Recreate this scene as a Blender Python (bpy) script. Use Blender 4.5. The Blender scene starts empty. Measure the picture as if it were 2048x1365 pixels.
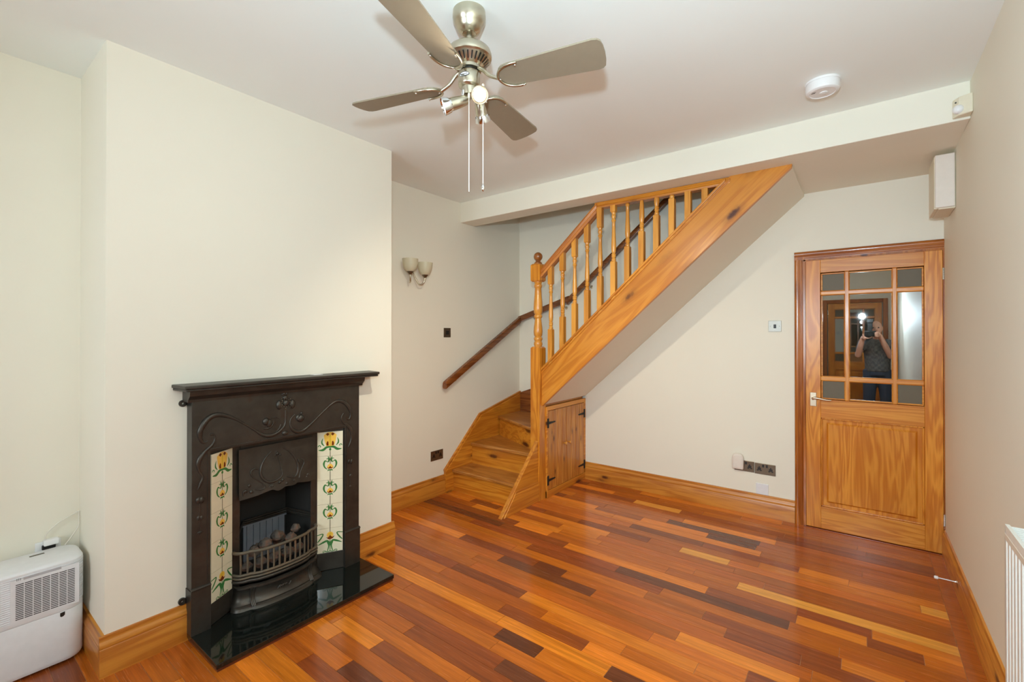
import bpy, math, random
import numpy as np
from mathutils import Vector, Matrix

random.seed(11)
S = bpy.context.scene
COL = S.collection

# ------------------------------------------------------------------ camera
FPX, YAW, PITCH, CX, CY, CH = 915.897, 0.6526, 0.0045, 1024.0, 666.435, 1.4331
cam_d = bpy.data.cameras.new('render_camera')
cam_d.sensor_fit = 'HORIZONTAL'; cam_d.sensor_width = 36.0
cam_d.lens = FPX / 2048 * 36.0
cam_d.shift_y = -(682.5 - CY) / 2048
cam_d.clip_start = 0.02
cam = bpy.data.objects.new('render_camera', cam_d)
cam.location = (0, 0, CH); cam.rotation_euler = (math.pi / 2 + PITCH, 0, YAW)
COL.objects.link(cam); S.camera = cam

# ------------------------------------------------------------------ world, lights, exposure
w = bpy.data.worlds.new('world'); S.world = w; w.use_nodes = True
bg = w.node_tree.nodes['Background']
bg.inputs[0].default_value = (0.72, 0.82, 1.0, 1); bg.inputs[1].default_value = 0.8

def lamp(name, kind, loc, energy, color=(1, 1, 1), **k):
    d = bpy.data.lights.new(name, kind); d.energy = energy; d.color = color
    for a, v in k.items():
        if a != 'target': setattr(d, a, v)
    o = bpy.data.objects.new(name, d); o.location = loc
    if 'target' in k:
        o.rotation_euler = (Vector(k['target']) - Vector(loc)).to_track_quat('-Z', 'Y').to_euler()
    COL.objects.link(o); return o

# flash on top of the photographer's camera
lamp('camera_flash', 'SPOT', (0.0, -0.02, 1.70), 134, (0.77, 1.0, 1.14), shadow_soft_size=0.035, spot_size=math.radians(165), spot_blend=1.0, target=(-0.25, 3.0, 2.95))
# spill of the same flash to the sides and rear
lamp('camera_flash_spill', 'POINT', (0.0, -0.06, 1.70), 14, (0.80, 0.98, 1.10), shadow_soft_size=0.035)
# fill light added behind the camera, shining in through an added window
lamp('added_window_fill', 'AREA', (-1.30, -1.93, 1.55), 60, (0.84, 0.97, 1.08), shape='RECTANGLE', size=1.1, size_y=1.4, target=(-1.30, 1.0, 1.55))

S.view_settings.view_transform = 'Standard'
S.view_settings.look = 'None'
S.view_settings.gamma = 1.0
S.view_settings.use_curve_mapping = False
S.view_settings.exposure = 0.08
S.cycles.max_bounces = 16; S.cycles.diffuse_bounces = 12   # white rooms need many bounces

# ------------------------------------------------------------------ pixel helpers (photo frame 2048 x 1365)
_R = np.array([math.cos(YAW), math.sin(YAW), 0]); _F0 = np.array([-math.sin(YAW), math.cos(YAW), 0]); _U0 = np.array([0, 0, 1.0])
_F = _F0 * math.cos(PITCH) + _U0 * math.sin(PITCH); _U = _U0 * math.cos(PITCH) - _F0 * math.sin(PITCH)
_C = np.array([0, 0, CH])
def ray(x, y): return _F + _R * (x - CX) / FPX - _U * (y - CY) / FPX
def un(x, y, ax, v):
    i = 'XYZ'.index(ax); d = ray(x, y); return _C + d * (v - _C[i]) / d[i]
def at(x, y, depth): return _C + ray(x, y) * depth

# ------------------------------------------------------------------ room dimensions (metres)
XCH, XAL, XR = -2.537, -3.022, 0.427
Y1, Y2, YB, YB2, YK, YREAR = 0.494, 1.972, 3.149, 3.340, 4.092, -1.85
H, HB = 2.684, 2.498
ZTOP = 4.7

# ------------------------------------------------------------------ node helpers
class NT:
    def __init__(s, name):
        s.m = bpy.data.materials.new(name); s.m.use_nodes = True
        s.t = s.m.node_tree; s.b = s.t.nodes['Principled BSDF']; s.out = s.t.nodes['Material Output']
    def n(s, typ, **k):
        nd = s.t.nodes.new(typ)
        for a, v in k.items():
            if a == 'ins':
                for i, x in v.items(): nd.inputs[i].default_value = x
            else: setattr(nd, a, v)
        return nd
    def l(s, a, b): s.t.links.new(a, b)
    def set(s, **k):
        for a, v in k.items(): s.b.inputs[a.replace('_', ' ')].default_value = v
        return s
    def math(s, op, a, b=None, c=None):
        nd = s.n('ShaderNodeMath', operation=op)
        for i, x in enumerate((a, b, c)):
            if x is None: continue
            if hasattr(x, 'links'): s.l(x, nd.inputs[i])
            else: nd.inputs[i].default_value = x
        return nd.outputs[0]
    def mix(s, f, a, b, mode='MIX'):
        nd = s.n('ShaderNodeMix', data_type='RGBA', blend_type=mode)
        for i, x in ((0, f), (6, a), (7, b)):
            if hasattr(x, 'links'): s.l(x, nd.inputs[i])
            else: nd.inputs[i].default_value = x if i == 0 else tuple(x) + (1,) if len(x) == 3 else x
        return nd.outputs[2]
    def ramp(s, f, stops, interp='LINEAR'):
        nd = s.n('ShaderNodeValToRGB'); cr = nd.color_ramp; cr.interpolation = interp
        while len(cr.elements) < len(stops): cr.elements.new(0.5)
        for e, (p, c) in zip(cr.elements, stops):
            e.position = p; e.color = (tuple(c) + (1,)) if not isinstance(c, (int, float)) else (c, c, c, 1)
        s.l(f, nd.inputs[0]); return nd.outputs[0]
    def noise(s, vec, scale, detail=3, rough=0.5, dist=0.0):
        nd = s.n('ShaderNodeTexNoise', ins={'Scale': scale, 'Detail': detail, 'Roughness': rough, 'Distortion': dist})
        if vec is not None: s.l(vec, nd.inputs['Vector'])
        return nd.outputs['Fac']
    def bump(s, h, strength, dist=0.002):
        nd = s.n('ShaderNodeBump', ins={'Strength': strength, 'Distance': dist}); s.l(h, nd.inputs['Height'])
        s.l(nd.outputs[0], s.b.inputs['Normal'])

def lin(r, g, b):
    f = lambda c: ((c / 255 + 0.055) / 1.055) ** 2.4 if c > 10 else c / 255 / 12.92
    return (f(r), f(g), f(b))

def plain(name, col, rough=0.5, metal=0.0, **k):
    t = NT(name); t.set(Base_Color=tuple(col) + (1,), Roughness=rough, Metallic=metal)
    for a, v in k.items(): t.b.inputs[a.replace('_', ' ')].default_value = v
    co = t.n('ShaderNodeTexCoord'); nz = t.noise(co.outputs['Object'], 35, 4)
    t.l(t.mix(nz, [c * 0.94 for c in col], [min(1, c * 1.05) for c in col]), t.b.inputs['Base Color'])
    return t.m

def paint(name, col, patches=()):
    t = NT(name); t.set(Roughness=0.62)
    co = t.n('ShaderNodeTexCoord').outputs['Object']
    c = t.mix(t.noise(co, 1.7, 4), [x * 0.965 for x in col], [min(1, x * 1.02) for x in col])
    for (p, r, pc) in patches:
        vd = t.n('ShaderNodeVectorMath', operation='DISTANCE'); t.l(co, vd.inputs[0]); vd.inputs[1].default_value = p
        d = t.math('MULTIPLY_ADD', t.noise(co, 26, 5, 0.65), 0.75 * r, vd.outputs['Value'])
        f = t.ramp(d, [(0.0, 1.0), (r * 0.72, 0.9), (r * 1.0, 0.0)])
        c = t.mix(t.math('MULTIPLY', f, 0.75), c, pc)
    t.l(c, t.b.inputs['Base Color'])
    t.bump(t.noise(co, 140, 4, 0.6), 0.10, 0.0015)
    return t.m

def wood(name, light, mid, knotc, axis='X', rot=(0, 0, 0), rough=0.32, knots=0.5, band=7.0, coat=0.25, kscale=1.0, figure=0.0, flat=None):
    t = NT(name); t.set(Roughness=rough, Coat_Weight=coat, Coat_Roughness=0.15)
    co = t.n('ShaderNodeTexCoord').outputs['Object']
    oi = t.n('ShaderNodeObjectInfo')
    off = t.n('ShaderNodeCombineXYZ')
    for i, k in enumerate((13.1, 7.7, 9.3)): t.l(t.math('MULTIPLY', oi.outputs['Random'], k), off.inputs[i])
    mp0 = t.n('ShaderNodeMapping'); mp0.inputs['Rotation'].default_value = rot; t.l(co, mp0.inputs['Vector'])
    ad = t.n('ShaderNodeVectorMath', operation='ADD'); t.l(mp0.outputs[0], ad.inputs[0]); t.l(off.outputs[0], ad.inputs[1])
    v = ad.outputs[0]
    def stretched(al, ac, fl=None):
        sc = [ac, ac, ac]; sc['XYZ'.index(axis)] = al
        if fl: sc['XYZ'.index(fl)] = 0.0
        m = t.n('ShaderNodeMapping'); m.inputs['Scale'].default_value = sc; t.l(v, m.inputs['Vector']); return m.outputs[0]
    n1 = t.noise(stretched(0.55, band), 1.6, 3, 0.55, 0.6)
    wv = t.math('SINE', t.math('MULTIPLY', n1, 34.0 + figure))
    wv = t.math('MULTIPLY_ADD', wv, 0.5, 0.5)
    n2 = t.noise(stretched(2.0, 90), 2.0, 2)
    f = t.math('MULTIPLY_ADD', wv, 0.55, t.math('MULTIPLY', n2, 0.5))
    c = t.ramp(f, [(0.15, light), (0.85, mid)])
    big = t.noise(stretched(0.5, 3.0), 1.2, 2)
    c = t.mix(t.ramp(big, [(0.35, 0.0), (0.75, 0.55)]), c, [x * 0.72 for x in mid])
    if knots > 0:
        vo = t.n('ShaderNodeTexVoronoi', feature='F1'); t.l(stretched(2.6 * kscale, 7.0 * kscale, flat or {'X': 'Y', 'Y': 'X', 'Z': 'Y'}[axis]), vo.inputs['Vector']); vo.inputs['Scale'].default_value = 1.0
        sel = t.n('ShaderNodeSeparateColor'); t.l(vo.outputs['Color'], sel.inputs[0])
        on = t.math('LESS_THAN', sel.outputs[0], knots)
        dn = t.math('MULTIPLY_ADD', t.noise(v, 40, 2), 0.10, vo.outputs['Distance'])
        k = t.math('MULTIPLY', t.ramp(dn, [(0.12, 1.0), (0.17, 0.75), (0.22, 0.25), (0.34, 0.0)]), on)
        c = t.mix(k, c, knotc)
    t.l(c, t.b.inputs['Base Color'])
    t.bump(f, 0.12, 0.0008)
    return t.m

# ------------------------------------------------------------------ materials
CREAM = lin(233, 229, 214)
M = {}
M['wall'] = paint('cream_wall_paint', CREAM)
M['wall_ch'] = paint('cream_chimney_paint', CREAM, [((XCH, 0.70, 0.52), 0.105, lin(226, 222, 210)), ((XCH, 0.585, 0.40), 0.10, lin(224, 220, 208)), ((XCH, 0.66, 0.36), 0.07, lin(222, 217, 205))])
M['ceil'] = paint('white_ceiling_paint', lin(238, 243, 241))
PL, PM, PK = lin(222, 150, 48), lin(186, 108, 24), lin(78, 32, 10)
S_ROT = (0, math.radians(42.0), 0)
M['pineX'] = wood('pine_grain_along_x', PL, PM, PK, 'X')
M['pineY'] = wood('pine_grain_along_y', PL, PM, PK, 'Y')
M['pineZ'] = wood('pine_grain_upright', PL, PM, PK, 'Z', knots=0.35)
M['spindle'] = wood('pine_spindle', lin(226, 162, 70), lin(200, 130, 46), PK, 'Z', knots=0.12, rough=0.28)
M['string'] = wood('pine_sloping_string', lin(222, 150, 54), lin(194, 116, 32), PK, 'X', rot=S_ROT, knots=0.6, band=5)
M['board'] = wood('knotty_pine_board', lin(210, 146, 64), lin(176, 106, 36), lin(78, 30, 10), 'Z', knots=0.8, kscale=1.8, flat='X')
M['tread'] = wood('pine_tread', lin(196, 134, 62), lin(158, 96, 36), PK, 'X', knots=0.4)
M['door'] = wood('varnished_pine_door_upright', lin(230, 156, 56), lin(194, 112, 24), lin(120, 62, 20), 'Z', knots=0.0, band=5, rough=0.3, coat=0.2, figure=22)
M['doorX'] = wood('varnished_pine_door_rail', lin(232, 162, 66), lin(198, 118, 32), lin(120, 62, 20), 'X', knots=0.0, band=6, rough=0.3, coat=0.2, figure=16)
M['arch'] = wood('varnished_architrave', lin(190, 112, 36), lin(146, 74, 16), lin(84, 32, 10), 'Z', knots=0.5, rough=0.2, coat=0.6)
M['archX'] = wood('varnished_architrave_head', lin(190, 112, 36), lin(146, 74, 16), lin(84, 32, 10), 'X', knots=0.3, rough=0.2, coat=0.6)
M['skirtX'] = wood('pine_skirting_x', lin(218, 148, 56), lin(180, 106, 30), PK, 'X', knots=0.45, kscale=1.4)
M['skirtY'] = wood('pine_skirting_y', lin(218, 148, 56), lin(180, 106, 30), PK, 'Y', knots=0.3, kscale=1.4)
M['darkrail'] = wood('dark_stained_rail', lin(150, 88, 40), lin(104, 54, 20), lin(60, 24, 10), 'X', knots=0.1, rough=0.25)
M['iron'] = None
def iron():
    t = NT('blackleaded_cast_iron'); t.set(Metallic=0.6, Roughness=0.34)
    co = t.n('ShaderNodeTexCoord').outputs['Object']
    nz = t.noise(co, 9, 5, 0.6)
    t.l(t.ramp(nz, [(0.3, lin(58, 54, 48)), (0.6, lin(72, 68, 62)), (0.8, lin(70, 52, 38))]), t.b.inputs['Base Color'])
    t.l(t.ramp(t.noise(co, 6, 2), [(0.2, 0.35), (0.8, 0.41)]), t.b.inputs['Roughness'])
    t.bump(t.noise(co, 220, 3), 0.07, 0.0006); return t.m
M['iron'] = iron()
def rusty():
    t = NT('heat_worn_iron'); t.set(Metallic=0.35, Roughness=0.6)
    co = t.n('ShaderNodeTexCoord').outputs['Object']
    t.l(t.ramp(t.noise(co, 13, 5, 0.65), [(0.4, lin(92, 86, 74)), (0.58, lin(104, 92, 74)), (0.72, lin(140, 98, 66))]), t.b.inputs['Base Color'])
    t.bump(t.noise(co, 150, 4), 0.3, 0.001); return t.m
M['rust'] = rusty()
M['firebrick'] = plain('grey_fireback', lin(120, 124, 132), 0.8)
M['soot'] = plain('soot_black', lin(40, 39, 36), 0.8)
def coal():
    t = NT('ceramic_coal'); t.set(Roughness=0.85)
    co = t.n('ShaderNodeTexCoord').outputs['Object']
    t.l(t.ramp(t.noise(co, 18, 4), [(0.35, lin(44, 42, 40)), (0.5, lin(82, 74, 66)), (0.60, lin(112, 74, 54)), (0.75, lin(120, 120, 118))]), t.b.inputs['Base Color'])
    t.bump(t.noise(co, 60, 5), 0.7, 0.004); return t.m
M['coal'] = coal()
def granite():
    t = NT('polished_black_granite'); t.set(Roughness=0.05, Specular_IOR_Level=0.6)
    co = t.n('ShaderNodeTexCoord').outputs['Object']
    t.l(t.ramp(t.noise(co, 260, 3), [(0.55, lin(16, 20, 18)), (0.78, lin(52, 62, 56))]), t.b.inputs['Base Color']); return t.m
M['granite'] = granite()
M['tile'] = plain('cream_glazed_tile', lin(226, 222, 196), 0.12, Coat_Weight=0.6)
M['tgreen'] = plain('green_glaze', lin(60, 122, 66), 0.15)
M['tyellow'] = plain('amber_yellow_glaze', lin(236, 190, 84), 0.15)
M['tgold'] = plain('gold_glaze', lin(216, 180, 60), 0.15)
M['tbrown'] = plain('brown_glaze', lin(112, 48, 16), 0.15)
M['tstem'] = plain('dark_stem_glaze', lin(70, 76, 50), 0.15)
M['nickel'] = plain('brushed_nickel', lin(196, 188, 168), 0.28, 1.0)
M['nickel_d'] = plain('dark_nickel', lin(120, 112, 96), 0.4, 1.0)  # darker nickel tone for cup holders and relief seeds
M['chrome'] = plain('polished_chrome', lin(225, 225, 225), 0.08, 1.0)
M['satin'] = plain('satin_nickel_handle', lin(206, 190, 166), 0.3, 0.9)
M['blade'] = plain('silver_grey_blade', lin(146, 134, 114), 0.5, 0.2)
M['blacknickel'] = plain('black_nickel_plate', lin(112, 98, 82), 0.28, 0.8)
M['steelplate'] = plain('brushed_steel_plate', lin(176, 176, 170), 0.45, 0.5)
M['black'] = plain('black_plastic', lin(24, 22, 20), 0.4)
M['blackiron'] = plain('black_hinge_iron', lin(34, 31, 28), 0.5, 0.3)
M['white'] = plain('white_plastic', lin(232, 232, 232), 0.4)
M['cool_white'] = plain('cool_white_plastic', lin(226, 228, 232), 0.38)
M['ivory'] = plain('aged_ivory_plastic', lin(226, 219, 196), 0.45)
M['offwhite'] = plain('off_white_plastic', lin(226, 218, 208), 0.4)
M['radwhite'] = plain('radiator_white_enamel', lin(232, 234, 228), 0.3)
M['grey'] = plain('dark_grey_slot', lin(58, 58, 60), 0.6)
M['seam'] = plain('pale_floor_seam', lin(188, 134, 90), 0.7)  # pale tan that shows in the gaps between planks
M['cable'] = plain('white_cable', lin(222, 218, 206), 0.5)
M['caulk'] = plain('white_caulk', lin(232, 224, 208), 0.6)
def emis(name, col, st):
    t = NT(name); t.set(Base_Color=tuple(col) + (1,), Emission_Color=tuple(col) + (1,), Emission_Strength=st); return t.m
M['bulb'] = emis('lit_bulb', (1.0, 0.93, 0.80), 5)
def frosted():
    t = NT('frosted_glass_shade'); t.set(Base_Color=lin(226, 222, 198) + (1,), Roughness=0.4, Subsurface_Weight=0.0)
    tr = t.n('ShaderNodeBsdfTranslucent', ins={'Color': lin(232, 226, 204) + (1,)})
    mx = t.n('ShaderNodeMixShader', ins={0: 0.35}); t.l(t.b.outputs[0], mx.inputs[1]); t.l(tr.outputs[0], mx.inputs[2]); t.l(mx.outputs[0], t.out.inputs[0]); return t.m
M['frost'] = frosted()
def clearpane(name, ior=1.5, tint=(0.9, 0.93, 0.9)):
    t = NT(name)
    gl = t.n('ShaderNodeBsdfGlossy', ins={'Roughness': 0.01, 'Color': (1, 1, 1, 1)})
    tr = t.n('ShaderNodeBsdfTransparent', ins={'Color': tuple(tint) + (1,)})
    fr = t.n('ShaderNodeFresnel', ins={'IOR': ior})
    mx = t.n('ShaderNodeMixShader'); t.l(fr.outputs[0], mx.inputs[0]); t.l(tr.outputs[0], mx.inputs[1]); t.l(gl.outputs[0], mx.inputs[2]); t.l(mx.outputs[0], t.out.inputs[0]); return t.m
M['pane'] = clearpane('clear_door_glass', 3.6, (0.55, 0.57, 0.55))
M['added_winpane'] = clearpane('added_window_glass', 1.45, (0.97, 0.98, 0.97))
M['texpane'] = plain('grey_textured_glass', lin(100, 90, 70), 0.5, 0.0, Specular_IOR_Level=0.4)
def plankmat():
    t = NT('merbau_floor_plank'); t.set(Roughness=0.25, Coat_Weight=0.28, Coat_Roughness=0.10, Specular_IOR_Level=0.28)
    co = t.n('ShaderNodeTexCoord').outputs['Object']; oi = t.n('ShaderNodeObjectInfo')
    off = t.n('ShaderNodeCombineXYZ')
    for i, k in enumerate((31.0, 17.0, 5.0)): t.l(t.math('MULTIPLY', oi.outputs['Random'], k), off.inputs[i])
    ad = t.n('ShaderNodeVectorMath', operation='ADD'); t.l(co, ad.inputs[0]); t.l(off.outputs[0], ad.inputs[1])
    m1 = t.n('ShaderNodeMapping'); m1.inputs['Scale'].default_value = (1.2, 26, 26); t.l(ad.outputs[0], m1.inputs[0])
    m2 = t.n('ShaderNodeMapping'); m2.inputs['Scale'].default_value = (5, 160, 160); t.l(ad.outputs[0], m2.inputs[0])
    g1 = t.noise(m1.outputs[0], 1.6, 4, 0.6, 0.4); g2 = t.noise(m2.outputs[0], 1.5, 2)
    g = t.math('MULTIPLY_ADD', g1, 0.65, t.math('MULTIPLY', g2, 0.35))
    base = oi.outputs['Color']
    c = t.mix(t.ramp(g, [(0.32, 0.0), (0.68, 1.0)]), t.mix(1.0, base, (0.66, 0.62, 0.58), 'MULTIPLY'), t.mix(1.0, base, (1.22, 1.22, 1.2), 'MULTIPLY'))
    t.l(c, t.b.inputs['Base Color']); t.bump(g, 0.05, 0.0005)
    t.l(t.ramp(g2, [(0.3, 0.17), (0.7, 0.28)]), t.b.inputs['Roughness'])
    return t.m
M['plank'] = plankmat()

# ------------------------------------------------------------------ mesh builder
class MB:
    def __init__(s): s.v = []; s.f = []; s.mi = []; s.cur = 0
    def add(s, vs, fs):
        o = len(s.v); s.v += [tuple(float(c) for c in p) for p in vs]
        for f in fs: s.f.append([i + o for i in f]); s.mi.append(s.cur)
        return s
    def box(s, x0, x1, y0, y1, z0, z1):
        x0, x1 = min(x0, x1), max(x0, x1); y0, y1 = min(y0, y1), max(y0, y1); z0, z1 = min(z0, z1), max(z0, z1)
        return s.add([(x0, y0, z0), (x1, y0, z0), (x1, y1, z0), (x0, y1, z0), (x0, y0, z1), (x1, y0, z1), (x1, y1, z1), (x0, y1, z1)],
                     [(0, 3, 2, 1), (4, 5, 6, 7), (0, 1, 5, 4), (1, 2, 6, 5), (2, 3, 7, 6), (3, 0, 4, 7)])
    def extrude(s, poly, o, u, v, wv, L):
        o, u, v, wv = (Vector(a) for a in (o, u, v, wv)); n = len(poly)
        if u.cross(v).dot(wv) < 0: poly = poly[::-1]
        a = [o + u * p[0] + v * p[1] for p in poly]; b = [p + wv * L for p in a]
        fs = [tuple(range(n))[::-1], tuple(range(n, 2 * n))] + [(i, (i + 1) % n, n + (i + 1) % n, n + i) for i in range(n)]
        return s.add(a + b, fs)
    def lathe(s, prof, c, seg=24, axis=(0, 0, 1), cap=True):
        ax = Vector(axis).normalized(); q = ax.to_track_quat('Z', 'Y').to_matrix(); c = Vector(c)
        vs = []; n = len(prof)
        for (r, z) in prof:
            for k in range(seg):
                a = 2 * math.pi * k / seg
                vs.append(c + q @ Vector((r * math.cos(a), r * math.sin(a), z)))
        fs = []
        for i in range(n - 1):
            for k in range(seg):
                k2 = (k + 1) % seg; fs.append((i * seg + k, i * seg + k2, (i + 1) * seg + k2, (i + 1) * seg + k))
        if prof[0][1] > prof[-1][1]: fs = [f[::-1] for f in fs]
        if cap:
            up = prof[0][1] <= prof[-1][1]
            a = tuple(range(seg)); b = tuple(range((n - 1) * seg, n * seg))
            fs.append(a[::-1] if up else a); fs.append(b if up else b[::-1])
        return s.add(vs, fs)
    def tube(s, path, r, seg=8, flat=None):
        P = [Vector(p) for p in path]; n = len(P); rs = r if isinstance(r, (list, tuple)) else [r] * n
        vs = []; prev = None
        for i, p in enumerate(P):
            t = (P[min(i + 1, n - 1)] - P[max(i - 1, 0)]).normalized()
            if prev is None:
                a = Vector((0, 0, 1)) if abs(t.z) < 0.9 else Vector((1, 0, 0)); x = t.cross(a).normalized()
            else:
                x = (prev - t * prev.dot(t)).normalized()
            prev = x; y = t.cross(x)
            for k in range(seg):
                an = 2 * math.pi * k / seg; d = x * math.cos(an) + y * math.sin(an)
                vs.append(p + d * rs[i])
        fs = [(i * seg + k, i * seg + (k + 1) % seg, (i + 1) * seg + (k + 1) % seg, (i + 1) * seg + k) for i in range(n - 1) for k in range(seg)]
        fs += [tuple(range(seg))[::-1], tuple(range((n - 1) * seg, n * seg))]
        return s.add(vs, fs)
    def ball(s, c, r, seg=14, rings=8, sc=(1, 1, 1)):
        c = Vector(c); vs = [c + Vector((0, 0, -r * sc[2]))]
        for i in range(1, rings):
            ph = -math.pi / 2 + math.pi * i / rings
            for k in range(seg):
                a = 2 * math.pi * k / seg
                vs.append(c + Vector((r * sc[0] * math.cos(ph) * math.cos(a), r * sc[1] * math.cos(ph) * math.sin(a), r * sc[2] * math.sin(ph))))
        vs.append(c + Vector((0, 0, r * sc[2]))); T = len(vs) - 1
        fs = [(0, 1 + (k + 1) % seg, 1 + k) for k in range(seg)]
        for i in range(rings - 2):
            for k in range(seg):
                a = 1 + i * seg + k; b = 1 + i * seg + (k + 1) % seg; fs.append((a, b, b + seg, a + seg))
        o = 1 + (rings - 2) * seg
        fs += [(o + k, o + (k + 1) % seg, T) for k in range(seg)]
        return s.add(vs, fs)

def smooth_path(pts, n=6):
    P = [Vector(p) for p in pts]; out = []
    for i in range(len(P) - 1):
        p0, p1, p2, p3 = P[max(i - 1, 0)], P[i], P[i + 1], P[min(i + 2, len(P) - 1)]
        for k in range(n):
            t = k / n
            out.append(0.5 * ((2 * p1) + (p2 - p0) * t + (2 * p0 - 5 * p1 + 4 * p2 - p3) * t * t + (3 * p1 - p0 - 3 * p2 + p3) * t ** 3))
    return out + [P[-1]]
def smooth_vals(v, n=6):
    o = []
    for i in range(len(v) - 1):
        for k in range(n): o.append(v[i] + (v[i + 1] - v[i]) * k / n)
    return o + [v[-1]]

def obj(name, mb, mat, parent=None, smooth=None, bevel=0, local=False, label=None):
    """one mesh object; mesh coordinates are world ones unless local=True"""
    me = bpy.data.meshes.new(name)
    off = Vector((0, 0, 0))
    if parent is not None and not local: off = Vector(parent['_o']) if '_o' in parent else Vector((0, 0, 0))
    if parent is None and not local and mb.v:
        a = np.array(mb.v); off = Vector(((a[:, 0].min() + a[:, 0].max()) / 2, (a[:, 1].min() + a[:, 1].max()) / 2, a[:, 2].min()))
    me.from_pydata([tuple(Vector(p) - off) for p in mb.v], [], mb.f)
    mats = mat if isinstance(mat, (list, tuple)) else [mat]
    for m in mats: me.materials.append(M[m] if isinstance(m, str) else m)
    if len(mats) > 1:
        for p, i in zip(me.polygons, mb.mi): p.material_index = i
    if smooth:
        for p in me.polygons: p.use_smooth = True
        me.set_sharp_from_angle(angle=math.radians(smooth))
    me.update()
    o = bpy.data.objects.new(name, me); COL.objects.link(o)
    if parent is not None: o.parent = parent; ORG[o.name] = off
    else: o.location = off; ORG[o.name] = off
    o['_o'] = tuple(off)
    if bevel:
        b = o.modifiers.new('bevel', 'BEVEL'); b.width = bevel; b.segments = 2; b.limit_method = 'ANGLE'; b.angle_limit = math.radians(40); b.harden_normals = False
    if label: o['label'] = label
    return o
ORG = {}
def thing(name, label, cat, loc, rotz=0, group=None, kind=None):
    o = bpy.data.objects.new(name, None); COL.objects.link(o); o.empty_display_size = 0.05
    o.location = loc; o.rotation_euler = (0, 0, rotz); o['_o'] = tuple(float(c) for c in loc)
    if label: o['label'] = label
    if cat: o['category'] = cat
    if group: o['group'] = group
    if kind: o['kind'] = kind
    return o
def tag(o, label, cat, group=None):
    o['label'] = label; o['category'] = cat
    if group: o['group'] = group
    return o
def struct(o, label=None, cat=None):
    o['kind'] = 'structure'
    if label: o['label'] = label
    if cat: o['category'] = cat
    return o
# a sub-part keeps its mesh in the same frame as its part (both sit at the root's origin)

# ================================================================== ROOM SHELL
struct(obj('floor', MB().box(XAL - 0.1, XR + 0.1, YREAR - 0.1, YK + 0.0, -0.10, -0.002), 'seam'), 'glossy reddish brown hardwood strip floor', 'floor')
FLOOR = bpy.data.objects['floor']
c = MB().box(XAL - 0.1, XR + 0.1, YREAR - 0.1, YB, H, H + 0.12)
struct(obj('ceiling', c, 'ceil'), 'flat white painted ceiling', 'ceiling')
struct(obj('wall_left', MB().box(XAL - 0.12, XAL, YREAR - 0.1, YK + 0.1, -0.1, ZTOP), 'wall'), 'cream painted left wall with the alcoves', 'wall')
struct(obj('wall_chimney_breast', MB().box(XAL - 0.01, XCH, Y1, 0.862, -0.05, H + 0.02).box(XAL - 0.01, XCH, 1.584, Y2, -0.05, H + 0.02).box(XAL - 0.01, XCH, 0.862, 1.584, 0.880, H + 0.02).box(XAL - 0.01, -2.90, 0.862, 1.584, -0.05, 0.880), 'wall_ch'), 'cream chimney breast standing out behind the fireplace', 'chimney breast')
struct(obj('wall_right', MB().box(XR, XR + 0.12, YREAR - 0.1, YK + 1.4, -0.1, ZTOP), 'wall'), 'cream painted right wall with the radiator', 'wall')
# back wall with the door opening
DX0, DX1, DZ = -0.350, 0.427, 2.000
bw = MB().box(XAL - 0.1, DX0, YK, YK + 0.12, -0.1, ZTOP).box(DX0, XR + 0.1, YK, YK + 0.12, DZ, ZTOP)
struct(obj('wall_back', bw, 'wall'), 'cream painted back wall with the glazed door', 'wall')
# beam with the lower ceiling behind it, and the enclosed stairwell above
bm = MB().box(XAL, XR, YB, YB2, HB, H + 0.12)
struct(obj('trim_beam', bm, 'wall', bevel=0.004), 'cream boxed beam crossing the ceiling before the stairs', 'beam')
lc = MB().box(-0.345, XR, YB2, YK, HB + 0.003, H + 0.04)
struct(obj('ceiling_lower', lc, 'wall'), 'lower ceiling between the beam and the door wall', 'ceiling')
sw = MB().box(XAL, XR, YB2 - 0.10, YB2, H + 0.02, ZTOP)
struct(obj('wall_stairwell', sw, 'wall'), 'upper wall of the stairwell above the beam', 'wall')
struct(obj('ceiling_stairwell', MB().box(XAL - 0.1, XR + 0.1, YB2 - 0.1, YK + 0.1, ZTOP, ZTOP + 0.1), 'ceil'), 'ceiling high over the stairwell', 'ceiling')
# rear wall behind the camera: added fill-light window to the left, a second glazed door to the right
RX0, RX1 = -0.500, 0.286
WX0, WX1, WZ0, WZ1 = -1.88, -0.72, 0.88, 2.24
rw = MB().box(XAL - 0.1, WX0, YREAR - 0.12, YREAR, -0.1, H + 0.1).box(WX0, WX1, YREAR - 0.12, YREAR, -0.1, WZ0).box(WX0, WX1, YREAR - 0.12, YREAR, WZ1, H + 0.1)
rw.box(WX1, RX0, YREAR - 0.12, YREAR, -0.1, H + 0.1).box(RX0, RX1, YREAR - 0.12, YREAR, DZ, H + 0.1).box(RX1, XR + 0.1, YREAR - 0.12, YREAR, -0.1, H + 0.1)
struct(obj('wall_rear', rw, 'wall'), 'cream rear wall opposite the staircase', 'wall')
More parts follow.
